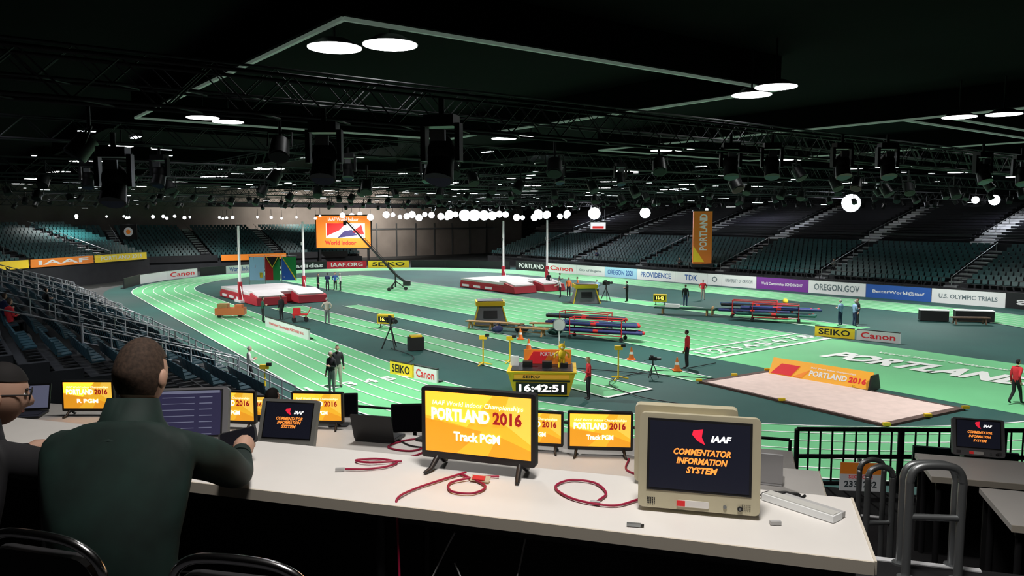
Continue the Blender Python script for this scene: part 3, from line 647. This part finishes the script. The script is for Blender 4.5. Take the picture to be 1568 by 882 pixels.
def human(loc,face,shirt,pants,hair='brown',skin=0,h=1.76,arms='down',legs='stand',long=False,lean=0.0,name='person',female=False,short=False):
    S=skins[skin]; H=hairs[hair]; J={};R={}
    ws=.92 if female else 1.0
    def j(k,x,y,z,r): J[k]=(x*h,y*h,z*h); R[k]=r*h
    dz=0
    if legs=='sit': dz=-.27
    ly=lean
    j('pelvis',0,0,.53+dz,.068); j('waist',0,.005+ly*.3,.61+dz,.06); j('chest',0,.01+ly*.7,.73+dz,.068); j('nb',0,ly,.815+dz,.035); j('neck',0,.008+ly*1.15,.86+dz,.03)
    for s,sx in(('L',-1),('R',1)):
        j('sh'+s,sx*.098*ws,ly*.95,.795+dz,.038)
        am=arms if isinstance(arms,str) else arms[0 if s=='L' else 1]
        if am=='down': el=(.128,-.01,.62);wr=(.14,.03,.475);hd=(.138,.045,.44)
        elif am=='bent': el=(.125,.0,.64);wr=(.07,.12,.66);hd=(.05,.15,.68)
        elif am=='hip': el=(.19,-.03,.66);wr=(.10,.02,.56);hd=(.085,.04,.545)
        elif am=='up': el=(.14,.08,.75);wr=(.1,.17,.85);hd=(.1,.19,.88)
        elif am=='fwd': el=(.12,.08,.66);wr=(.11,.2,.6);hd=(.11,.235,.59)
        elif am=='swing': el=(.12,-.08,.64);wr=(.12,-.03,.5);hd=(.12,-.01,.465)
        j('el'+s,sx*el[0],el[1]+ly*.6,el[2]+dz,.027); j('wr'+s,sx*wr[0],wr[1]+ly*.6,wr[2]+dz,.018)
        J['hd'+s]=(sx*hd[0]*h,(hd[1]+ly*.6)*h,(hd[2]+dz)*h)
        f=0
        if legs=='walk': f=sx
        j('hip'+s,sx*.045,0,.49+dz,.05)
        if legs=='sit': kn=(.06,.24,.25);an=(.06,.25,.045);to=(.07,.33,.02)
        elif f>0: kn=(.05,.07,.285);an=(.05,.12,.045);to=(.055,.2,.02)
        elif f<0: kn=(.05,.0,.27);an=(.05,-.13,.07);to=(.055,-.07,.02)
        else: kn=(.06,.012,.275);an=(.065,-.01,.04);to=(.08,.075,.02)
        j('kn'+s,sx*kn[0],kn[1],kn[2],.034); j('an'+s,sx*an[0],an[1],an[2],.023); j('to'+s,sx*to[0],to[1],to[2],.021)
    E=[('pelvis','waist'),('waist','chest'),('chest','nb'),('nb','neck')]; lab={('pelvis','waist'):'shirt',('nb','neck'):'skin'}
    for s in'LR':
        E+=[('chest','sh'+s),('sh'+s,'el'+s),('el'+s,'wr'+s),('pelvis','hip'+s),('hip'+s,'kn'+s),('kn'+s,'an'+s),('an'+s,'to'+s)]
        lab[('el'+s,'wr'+s)]='skin' if short else 'shirt'
        lab[('pelvis','hip'+s)]='pants';lab[('hip'+s,'kn'+s)]='pants';lab[('kn'+s,'an'+s)]='pants';lab[('an'+s,'to'+s)]='shoe'
    mb=MB(); body(mb,J,R,E,lab,{'shirt':CL[shirt],'pants':CL[pants],'skin':S,'shoe':shoe},'pelvis',1,1.18)
    c=Vector(J['neck'])+Vector((0,.012*h,.068*h)); head(mb,c,Matrix.Identity(3),.133*h,S,H,long,a=14,b=10)
    for s,sx in(('L',-1),('R',1)):
        w=Vector(J['wr'+s]); d=Vector(J['hd'+s])-w
        hand(mb,w,d,Vector((sx,0,.2)) if abs(d.normalized().z)>.6 else Vector((0,0,1)),1 if s=='L' else -1,.105*h,S,.4,5)
    return mb.build(name,(loc[0],loc[1],loc[2] if len(loc)>2 else .05),math.radians(face))
# face: angle of facing, 0 = away from camera (+y), 90 = left, 180 = toward camera, -90 = right
human((3.0,29.9),100,'red','black','blond',h=1.72,arms=('bent','down'),long=True,female=True,name='official_person')
human((8.3,36.3),60,'red','black','black',1,h=1.84,arms=('down','down'),name='athlete_person')
human((-7.3,30.9),150,'black','grey','grey',h=1.78,arms=('bent','down'),name='official_person')
human((-7.35,32.2),200,'black','beige','brown',h=1.8,arms='down',name='official_person')
human((-11.1,32.3),-60,'white','black','grey',h=1.74,arms=('bent','bent'),legs='walk',name='official_person')
for i,(x,y) in enumerate(((-18.6,74.0),(-17.9,74.9),(-17.3,75.6),(-16.6,74.7))): human((x,y),[-90,20,170,90][i],['black','navy','blue','white'][i],'black',['brown','black','brown','grey'][i],arms=['down','bent','hip','down'][i])
human((-12.4,51.6),10,'beige','grey','grey',h=1.78,arms='hip'); human((-16.9,52.2),-60,'green','black','black',arms='bent'); human((-16.0,53.4),60,'black','black','brown',arms='down')
human((3.6,75.9),0,'black','navy','brown'); human((4.6,74.8),-90,'grey','black','black',arms='bent'); human((4.3,68.5),90,'white','black','brown',arms='fwd',lean=.06)
human((5.1,69.4),170,'orange','black','brown',h=1.75,arms='down'); human((6.0,70.6),90,'orange','grey','brown',h=1.7,arms='bent')
human((7.4,67.1),30,'lblue','black','grey',arms='bent'); human((9.7,65.1),60,'black','black','black',arms='bent'); human((13.9,61.8),-20,'black','navy','brown',arms='down'); human((16.5,66.7),170,'red','beige','grey',arms='hip',short=True)
human((21.6,50.6),30,'lblue','navy','grey',arms='bent'); human((22.4,50.3),-80,'lblue','navy','grey',arms='bent'); human((23.0,51.2),90,'black','black','brown',arms='down')
human((19.3,29.2),-70,'red','black','black',legs='walk',arms=('down','swing'),name='official_person')
for (s,n,c,f) in((-31.5,1.95,'red',-40),(-33.8,1.95,'navy',-30),(-46,4.5,'black',-40)):
    r=int((9.3-n)/.85); nn=9.3-r*.85-.45; human(W(s,nn,.9+.28*r),-37+10,c,'black','brown',legs='sit',arms='bent',name='spectator_person')
for (s,n,c) in((-60,69.6,'black'),(-42,71.6,'grey'),(-75,70.5,'navy')):
    r=int((n-68.8)/.95); human(W(s,68.8+r*.95+.45,1.25+.3*r),180-37,c,'black','brown',legs='sit',arms='bent',name='spectator_person')
human((-2.62,8.26,4.07),-17,'black','black','black',legs='sit',arms='bent',name='seated_technician')
# ------------------------------------------------------------------ commentary platform
RK=Matrix.Rotation(KA,3,'Z')
deckm=M('deck_dark_carpet',(.015,.015,.017),.9,var=.3,scale=3)
mb=MB()
def kbox(a0,a1,b0,b1,z0,z1,mat): mb.box(K((a0+a1)/2,(b0+b1)/2,(z0+z1)/2),(a1-a0,b1-b0,z1-z0),mat,RK)
kbox(-9,8,-4,4.2,4.9,5.46,deckm); kbox(-9,8,4.2,6.9,4.1,4.7,deckm); kbox(-6,8,6.9,9.5,3.5,4.06,deckm)
for a in(-8,-4,0,4,7.5):
    for b,zt in((-3,4.9),(3.8,4.9),(6.5,4.1),(9,3.5)):
        if a>-6 or b<7: kbox(a-.05,a+.05,b-.05,b+.05,0,zt,steel)
kbox(.6,1.15,4.2,4.55,4.7,5.2,deckm); kbox(.6,1.15,4.55,4.9,4.7,4.95,deckm); kbox(.6,1.15,6.9,7.25,4.06,4.5,deckm); kbox(.6,1.15,7.25,7.6,4.06,4.28,deckm)
for b,z in((4.2,5.46),(4.55,5.2),(4.9,4.95),(6.9,4.7),(7.25,4.5),(7.6,4.28)): kbox(.6,1.15,b-.03,b+.01,z,z+.006,stepw)
mb.build('commentary_platform')
def desk(a0,a1,b0,b1,z,name='commentary_desk',skirt=True):
    L=a1-a0;D=b1-b0; mb=MB()
    mb.box((L/2,D/2,-.02),(L,D,.035),deskw); mb.box((L/2,-.004,-.02),(L,.008,.04),deskedge); mb.box((L+.004,D/2,-.02),(.008,D,.04),deskedge)
    n=max(1,round(L/1.5))
    for i in range(n+1):
        x=.06+(L-.12)*i/n
        for y in(.06,D-.06): mb.cyl((x,y,-.74),(x,y,-.04),.02,dark,n=8)
    if skirt: mb.box((L/2,D-.03,-.39),(L-.04,.02,.7),black)
    mb.box((L/2,.1,-.07),(L-.1,.03,.06),dark)
    return mb.build(name,K(a0,b0,z),KA)
ZB=5.44
desk(-4.4,.38,2.39,2.93,6.2); desk(-7.5,.52,4.95,5.65,ZB); desk(-5.5,.5,7.6,8.3,4.8); desk(1.25,2.2,5.75,6.3,ZB); desk(1.5,4.6,4.95,5.6,ZB)
def emis(n,c,s=1.0): return M('display_'+n,tuple(c),.4,emit=s)
dy=emis('amber',(.95,.50,.03),.75); dy2=emis('amber_light',(1,.62,.08),.8); do=emis('deep_orange',(.88,.36,.02),.75); dw=emis('white',(1,1,1),1.0); dr=emis('dark_red',(.45,.02,.02),.5); dor=emis('text_orange',(1,.3,.05),1.0); drd=emis('logo_red',(.8,.02,.05),.9)
dk=emis('near_black',(.01,.011,.02),.5); dp=emis('purple_ui',(.03,.028,.07),.4); duw=emis('ui_text',(.16,.17,.26),.4)
def tv(loc,rot,w=.46,label='Track PGM'):
    h=w*.60; z0=.045; zc=z0+h/2; e=empty('television',loc,rot); mb=MB()
    mb.rbox((0,0,zc),(w,.035,h),dark,.012); mb.box((0,.03,zc-.01),(w*.7,.035,h*.6),dark)
    sw,sh=w*.925,h*.845; mb.box((0,-.0185,zc+.006),(sw,.002,sh),dy)
    def pg(pts,m,k): mb.prism([(x*sw,zc+.006+z*sh) for x,z in pts],m,1,-.0195-k*.0004,-.0193-k*.0004)
    pg([(-.5,.5),(-.5,.1),(-.1,-.05),(.15,.5)],dy2,0); pg([(-.5,-.5),(-.2,-.5),(.05,-.1),(-.5,.05)],do,1); pg([(.5,.5),(.5,-.25),(.22,.1),(.3,.5)],dy2,1); pg([(.1,-.5),(.5,-.5),(.5,-.35),(.2,-.15)],do,1)
    for sx in(-1,1):
        mb.tube([(sx*w*.36,0,z0+.01),(sx*w*.38,-.06,.012),(sx*w*.40,-.095,.006)],[.012,.01,.007],dark,8); mb.tube([(sx*w*.36,0,z0+.01),(sx*w*.37,.06,.012),(sx*w*.37,.085,.006)],[.012,.01,.007],dark,8)
    mb.build('screen_body',parent=e)
    y=-.0225; u=sw
    text('IAAF World Indoor Championships',u*.86,.024*w/.46,dw,(0,y,zc+.080*w/.46),e,bold=.0,shear=.15)
    text('PORTLAND',u*.56,.05*w/.46,dw,(-.16*u,y,zc+.035*w/.46),e,bold=.045); text('2016',u*.27,.05*w/.46,dr,(.285*u,y,zc+.035*w/.46),e,bold=.04)
    text(label,u*.44,.036*w/.46,dw,(0,y,zc-.045*w/.46),e,bold=.035)
    return e
def cis(loc,rot,w=.40,tilt=-.14,mat=beige,ui=False):
    e=empty('commentator_monitor',loc,(tilt,0,rot)); h=w*.80; mb=MB(); zc=h/2+.01
    mb.rbox((0,.0,zc),(w,.045,h),mat,.018); mb.rbox((0,.04,zc),(w*.86,.05,h*.84),mat,.03); mb.rbox((0,.08,zc-.02),(w*.5,.04,h*.5),mat,.03)
    mb.box((0,-.0235,zc+.022),(w*.86,.003,h*.76),dark); mb.box((0,-.0255,zc+.022),(w*.82,.002,h*.71),dp if ui else dk)
    mb.rbox((-.04*w,-.024,.032),(w*.26,.004,.022),deskw,.004); mb.box((-.14*w,-.027,.032),(.028,.002,.018),dr); mb.cyl((w*.22,-.022,.032),(w*.22,-.027,.032),.006,steel); mb.cyl((w*.34,-.022,.030),(w*.34,-.03,.030),.008,dark)
    mb.cyl((w*.34,-.03,.03),(w*.34,-.031,.03),.004,steel)
    for k in range(5):
        for q in range(4): mb.box((-w*.42+k*.006,-.0235,.025+q*.006),(.003,.002,.003),dark)
        for q in range(4): mb.box((w*.42-k*.006,-.0235,.025+q*.006),(.003,.002,.003),dark)
    mb.prism([(.02,.0),(.16,-.005),(.16,.005),(.08,.10),(.05,.12)],mat,0,-w*.25,w*.25)
    if ui:
        for r in range(7):
            mb.box((-w*.12,-.027,zc+.09-r*.026),(w*.4,.001,.003),duw); mb.box((w*.22,-.027,zc+.09-r*.026),(w*.16,.001,.004),duw)
        mb.box((0,-.027,zc+.112),(w*.78,.001,.012),duw)
    else:
        mb.prism([(-.015*w,zc+.075),(.05*w,zc+.062),(.02*w,zc+.088),(.03*w,zc+.115),(-.05*w,zc+.11),(-.06*w,zc+.095)],drd,1,-.0278,-.0268)
    mb.build('monitor_body',parent=e)
    if not ui:
        text('IAAF',w*.17,.022*w/.4,dw,(w*.17,-.0275,zc+.083),e,bold=.05,shear=.25)
        for k,(t_,ww) in enumerate((('COMMENTATOR',.47),('INFORMATION',.42),('SYSTEM',.26))): text(t_,w*ww,.022*w/.4,dor,(w*(.02+.0*k),-.0275,zc+.035-k*.03),e,bold=.04,shear=.25)
    return e
tv((-.13,2.97,6.2),math.radians(-19),.475)
cis((.63,2.55,6.2),math.radians(-14),.40)
cis((.645,2.82,6.2),math.radians(166),.37,-.03)
cis((-1.38,3.22,6.2),math.radians(8),.33,-.3,M('monitor_grey',(.18,.18,.19),.5),True)
cis((-1.72,5.75,ZB),math.radians(-10),.46,-.35,M('monitor_light_grey',(.4,.4,.37),.5))
tv((.65,5.6,ZB),math.radians(-5),.48); tv((-2.35,6.35,ZB),math.radians(-8),.46); tv((-1.62,6.35,ZB),math.radians(-5),.44); tv((.17,5.72,ZB),math.radians(-12),.44); tv((-3.75,6.75,ZB),math.radians(0),.46,label='R PGM')
def laptop(loc,rot,w=.34,lid=M('laptop_black',(.02,.02,.022),.4),scr=None,open_=1.9):
    mb=MB(); mb.rbox((0,0,.01),(w,w*.68,.018),lid,.012,ax=2); mb.box((0,-.0,.0205),(w*.86,w*.35,.002),dark)
    R=Matrix.Rotation(-(open_-math.pi/2),3,'X'); c=Vector((0,w*.34,.02))+R@Vector((0,0,w*.33))
    mb.rbox(c,(w,.01,w*.66),lid,.01,R); mb.box(c+R@Vector((0,-.006,0)),(w*.92,.002,w*.56),scr or screenblk,R)
    return mb.build('laptop',loc,rot)
laptop((-4.35,6.75,ZB),.2,.36,scr=duw); laptop((1.65,5.1,ZB),math.radians(160),.34,M('laptop_silver',(.6,.6,.62),.35),None)
laptop((-.55,6.0,ZB),math.radians(-30),.36); laptop((-1.05,6.05,ZB),2.9,.34)
def bmon(loc,rot,w=.42):
    mb=MB(); mb.rbox((0,0,.24),(w,.03,w*.62),dark,.01); mb.box((0,.03,.24),(w*.5,.04,w*.35),dark); mb.cyl((0,.03,0),(0,.03,.2),.02,dark); mb.rbox((0,.02,.008),(.22,.16,.015),dark,.03,ax=2); mb.box((0,-.016,.24),(w*.93,.002,w*.54),screenblk); mb.build('desktop_monitor',loc,rot)
bmon((-1.05,8.2,4.8),.1,.5); bmon((-.1,8.0,4.8),-.2,.45); bmon((1.35,5.0,ZB),math.radians(-60),.38); bmon((-2.0,8.75,4.8),.1,.45)
tv((-3.1,8.9,4.8),0,.46); tv((-.6,8.1,4.8),math.radians(-10),.44)
cis((3.42,5.55,ZB),math.radians(-18),.34,-.3,M('monitor_grey',(0,0,0)))
mb=MB(); z=6.206
def cb(pts,r=.0045,m=cablered): mb.tube(catmull(pts,8),r,m,8)
cb([(-.20,2.93,z),(-.10,2.80,z),(-.14,2.72,z),(-.22,2.74,z),(-.23,2.83,z),(-.14,2.88,z+.004),(-.05,2.90,z)])
cb([(-.18,2.95,z),(-.28,2.85,z),(-.36,2.76,z),(-.405,2.672,z),(-.405,2.645,6.17),(-.40,2.64,6.0),(-.39,2.6,5.8),(-.37,2.55,5.5)])
cb([(.45,2.66,z),(.35,2.60,z),(.22,2.66,z),(.16,2.78,z),(.22,2.86,z),(.31,2.83,z),(.34,2.72,z),(.30,2.64,z)])
cb([(-.66,2.99,z),(-.58,2.99,z),(-.50,3.02,z),(-.47,3.08,z),(-.56,3.12,z),(-.64,3.10,z),(-.58,3.06,z+.004),(-.45,3.09,z)])
zb=ZB+.006
cb([(-.60,5.9,zb),(-.75,5.7,zb),(-.95,5.8,zb),(-.8,6.0,zb),(-.6,5.95,zb+.004),(-.7,5.6,zb),(-.95,5.5,zb)],.007); cb([(.85,5.5,zb),(.8,5.25,zb),(.95,5.1,zb),(1.1,5.2,zb)],.007)
cb([(-.95,6.1,zb),(-.8,5.85,zb),(-.62,5.75,zb),(-.45,5.6,zb),(-.5,5.4,zb)],.006,black)
cb([(-.95,2.75,5.7),(-.7,2.6,5.6),(-.4,2.6,5.75),(-.2,2.62,6.1)],.003,cablew); cb([(-.2,2.6,6.0),(-.1,2.5,5.85),(0,2.5,5.95),(.05,2.6,6.1)],.003,cablew)
for p,a in(((-.68,2.985,z),.1),((.29,2.625,z),-.3),((.86,2.45,z),0)): mb.box(p,(.035,.014,.012),cablew,Matrix.Rotation(a,3,'Z'))
cb([(.93+.05*math.cos(k*.9)+.003*k,2.68+.03*math.sin(k*.9),z+.004+.002*(k%3)) for k in range(22)],.0055,black)
mb.build('network_cables')
mb=MB(); mb.box((0,0,.012),(.055,.27,.022),bw); mb.box((0,0,.024),(.04,.26,.004),M('duct_cover',(.6,.6,.57),.4)); mb.box((.045,-.02,.01),(.025,.22,.018),cablew); mb.build('cable_duct',(.99,2.58,6.2),math.radians(38))
mb=MB(); mb.box((0,0,.005),(.045,.014,.009),steel); mb.box((.027,0,.005),(.012,.01,.006),dark); mb.build('usb_stick',(.395,2.435,6.2),-.2)
mb=MB(); mb.box((0,0,.012),(.075,.03,.003),beige,Matrix.Rotation(.5,3,'X')); mb.box((-.005,-.004,.016),(.05,.02,.002),dr,Matrix.Rotation(.5,3,'X')); mb.build('name_plate',(-.12,2.86,6.2),-.3)
def chair(loc,rot):
    mb=MB(); bk_=M('chair_black_vinyl',(.02,.02,.022),.5)
    mb.rbox((0,0,.44),(.42,.42,.06),bk_,.06,ax=2)
    for sx in(-1,1):
        mb.tube(catmull([(sx*.2,.2,0),(sx*.2,.1,.4),(sx*.2,-.18,.42),(sx*.2,-.24,.7)],6),.012,chrome,10); mb.tube(catmull([(sx*.2,-.24,0),(sx*.2,-.1,.38),(sx*.2,.1,.42)],6),.012,chrome,10)
    mb.tube(catmull([(-.2,-.24,.68),(-.195,-.255,.80),(-.13,-.27,.865),(0,-.275,.88),(.13,-.27,.865),(.195,-.255,.80),(.2,-.24,.68)],8),.013,chrome,12)
    mb.rbox((0,-.25,.70),(.37,.03,.26),bk_,.07,Matrix.Rotation(.08,3,'X'))
    mb.build('stacking_chair',loc,rot)
chair((-1.22,2.30,5.46),math.radians(-16)); chair((-.64,2.15,5.46),math.radians(-12)); chair((-1.88,2.48,5.46),math.radians(-20)); chair((-2.62,8.26,4.06),math.radians(-17))
def seated(name,J,R,hc,hrot,hh,jacket,pants,hair,skin,handdirs,glasses=False,collar=None):
    E=[('pelvis','waist'),('waist','chest'),('chest','nb'),('nb','neck')]; lab={('nb','neck'):'skin'}
    for s in'LR':
        E+=[('chest','sh'+s),('sh'+s,'ua'+s),('ua'+s,'el'+s),('el'+s,'fa'+s),('fa'+s,'wr'+s),('pelvis','hip'+s),('hip'+s,'kn'+s),('kn'+s,'an'+s),('an'+s,'to'+s)]
        lab[('pelvis','hip'+s)]='pants';lab[('hip'+s,'kn'+s)]='pants';lab[('kn'+s,'an'+s)]='pants';lab[('an'+s,'to'+s)]='shoe'
    mb=MB(); o=Vector(J['pelvis']); o=Vector((o.x,o.y,5.46)); J={k:Vector(p)-o for k,p in J.items()}
    body(mb,J,R,E,lab,{'shirt':jacket,'pants':pants,'skin':skin,'shoe':shoe},'pelvis',2,1.15)
    head(mb,Vector(hc)-o,hrot,hh,skin,hair,glasses=glasses,a=32,b=24)
    for s in'LR':
        hand(mb,J['wr'+s],Vector(handdirs[s]),(0,0,1),1 if s=='L' else -1,.18,skin,.55,8)
        w=Vector(J['wr'+s]); d=(w-J['fa'+s]).normalized(); mb.tube([w-d*.05,w+d*.012],[.044,.038],jacket,12)
    if collar:
        c=Vector(J['neck']); mb.tube([c+Vector((0,-.035,-.09)),c+Vector((0,-.02,-.03)),c+Vector((0,-.005,.035)),c+Vector((0,-.005,.03))],[.14,.094,.076,.06],jacket,24)
    return mb.build(name,o)
jk=M('jacket_dark_green',(.005,.019,.015),.75,var=.35,scale=9,bump=.5); jk2=M('jacket_black',(.008,.008,.010),.75,var=.2,scale=10,bump=.4)
R={'pelvis':.15,'waist':.145,'chest':.155,'nb':.095,'neck':.052,'shL':.085,'shR':.085,'uaL':.072,'uaR':.072,'elL':.056,'elR':.060,'faL':.05,'faR':.05,'wrL':.033,'wrR':.033,'hipL':.1,'hipR':.1,'knL':.065,'knR':.065,'anL':.045,'anR':.045,'toL':.04,'toR':.04}
J={'pelvis':(-1.18,2.22,5.98),'waist':(-1.19,2.24,6.13),'chest':(-1.21,2.31,6.35),'nb':(-1.215,2.41,6.53),'neck':(-1.215,2.45,6.585),
 'shL':(-1.38,2.36,6.475),'shR':(-1.03,2.35,6.475),'uaL':(-1.43,2.48,6.38),'uaR':(-.98,2.51,6.39),'elL':(-1.46,2.68,6.27),'elR':(-1.01,2.76,6.262),'faL':(-1.40,2.82,6.26),'faR':(-1.04,2.88,6.262),'wrL':(-1.33,2.96,6.25),'wrR':(-1.07,2.99,6.27),
 'hipL':(-1.28,2.28,5.97),'hipR':(-1.08,2.28,5.97),'knL':(-1.33,2.62,5.93),'knR':(-1.1,2.60,5.93),'anL':(-1.33,2.58,5.55),'anR':(-1.1,2.56,5.55),'toL':(-1.34,2.70,5.50),'toR':(-1.1,2.68,5.50)}
seated('seated_commentator',J,R,(-1.215,2.50,6.682),Euler((math.radians(-14),0,math.radians(-6))).to_matrix(),.24,jk,CL['black'],hairs['brown'],skins[0],{'L':(.3,.9,-.05),'R':(-.15,.9,.15)},collar=1)
mb=MB(); mb.rbox((0,0,0),(.15,.08,.012),black,.012,ax=2); mb.rbox((0,0,.007),(.135,.07,.001),screenblk,.008,ax=2); mb.build('smartphone',(-1.12,3.10,6.30),(math.radians(35),math.radians(-10),.3))
J2={k:(p[0]-.64,p[1]+.10,p[2]-.06) for k,p in J.items()}
for k in('pelvis','hipL','hipR','knL','knR'): J2[k]=(J2[k][0],J2[k][1],J2[k][2]+.04)
for k in('anL','anR','toL','toR','elL','elR','faL','faR','wrL','wrR'): J2[k]=(J2[k][0],J2[k][1],J2[k][2]+.06)
J2['neck']=(-1.83,2.59,6.48); J2['nb']=(-1.85,2.53,6.42)
seated('seated_commentator',J2,R,(-1.795,2.67,6.58),Euler((math.radians(-10),0,math.radians(-62))).to_matrix(),.22,jk2,CL['black'],hairs['black'],skins[0],{'L':(.3,.9,-.05),'R':(0,.9,.05)},glasses=True,collar=1)
def hoop(p0,p1,zt,zb,r=.024,name='aisle_handrail',inner=True):
    mb=MB(); p0=Vector(p0);p1=Vector(p1);d=(p1-p0); L=d.length; a=math.atan2(d.y,d.x); h=zt-zb; q=.07
    mb.tube(catmull([(0,0,0),(0,0,h-q*2),(.0,0,h-q),(q*.3,0,h-q*.3),(q,0,h),(L-q,0,h),(L-q*.3,0,h-q*.3),(L,0,h-q),(L,0,h-q*2),(L,0,0)],5),r,steel,12)
    if inner: mb.cyl((0,0,h*.55),(L,0,h*.55),r*.8,steel,n=10)
    mb.cyl((0,0,0),(0,0,.01),r*2,steel); mb.cyl((L,0,0),(L,0,.01),r*2,steel)
    mb.build(name,(p0.x,p0.y,zb),a)
hoop((1.90,3.60),(2.14,3.58),6.02,5.46,.02)
hoop((1.95,3.76),(2.20,3.74),5.98,5.46,.018,inner=False); hoop((2.36,5.0),(2.53,5.01),5.55,4.7,.02); hoop((2.44,5.3),(2.62,5.32),5.5,4.7,.018,inner=False)
rds=M('rail_dark_steel',(.06,.07,.07),.5,metal=.5)
railing('platform_railing',(3.4,9.05),(9.5,8.9),3.9,.78,mat=rds,bars=2,step=1.2,r=.03,bal=.14)
railing('platform_railing',K(.55,9.4)[:2],K(-5.9,9.4)[:2],4.06,.55,mat=rds,bars=1,step=1.5,r=.02)
mb=MB(); mb.box((0,0,0),(.34,.012,.25),bw); mb.box((0,-.008,.075),(.34,.003,.10),bo); mb.box((0,.03,-.3),(.03,.03,.9),steel)
o=mb.build('section_sign',(3.0,6.5,4.97),-.1); text('SECTIONS',.2,.03,tr,(-.0,-.012,.0),o); text('233  232',.27,.055,tg,(0,-.012,-.065),o,bold=.03)
mb=MB()
for r in range(2):
    for i in range(9): seat(mb,Matrix.Translation(K(1.9+i*.5,8.3+r*.75,4.06))@Matrix.Rotation(KA+math.pi,4,'Z'),seatm)
mb.build('spectator_seats')
# ------------------------------------------------------------------ lights
def spot(p,power,size=150,blend=1,col=(1,1,1),r=.35,tgt=None,name='stadium_spot'):
    l=bpy.data.lights.new(name,'SPOT'); l.energy=power; l.spot_size=math.radians(size); l.spot_blend=blend; l.shadow_soft_size=r; l.color=col
    o=bpy.data.objects.new(name,l); COL.objects.link(o); o.location=p
    if tgt: o.rotation_euler=(Vector(tgt)-Vector(p)).to_track_quat('-Z','Y').to_euler()
    return o
for n in(14,30,46,60):
    for s in(-100,-82,-64,-46,-28,-12):
        spot(W(s,n,8.3),4400 if s<-20 else 3000,150,.7,(1,.99,.96),r=.12)
spot((.3,1.6,10.9),950,100,1,(1,.95,.90),r=.5,name='platform_lamp'); spot((-1,6.5,10.9),650,100,1,(1,.95,.90),r=.5,name='platform_lamp')
for s in(-90,-60,-30,0): spot(W(s,82,11),2600,150,1,(.9,.92,1),r=.5,name='stand_lamp')
for p in((-50,60,11),(-35,40,11),(-15,18,11),(-60,95,11)): spot(p,1800,150,1,(.9,.93,1),r=.5,name='stand_lamp')
spot(W(-116,62,9.5),6000,130,1,(1,.93,.85),r=.3,tgt=W(-126,62,5),name='wall_fill_spot'); spot(W(-116,48,9.5),5000,130,1,(1,.93,.85),r=.3,tgt=W(-126,48,5),name='wall_fill_spot')  # added fill spots without fixtures, there to brighten the dark end wall
w=bpy.data.worlds.new('world'); SC.world=w; w.use_nodes=True; w.node_tree.nodes['Background'].inputs[0].default_value=(.5,.55,.6,1); w.node_tree.nodes['Background'].inputs[1].default_value=.015
SC.view_settings.view_transform='Standard'
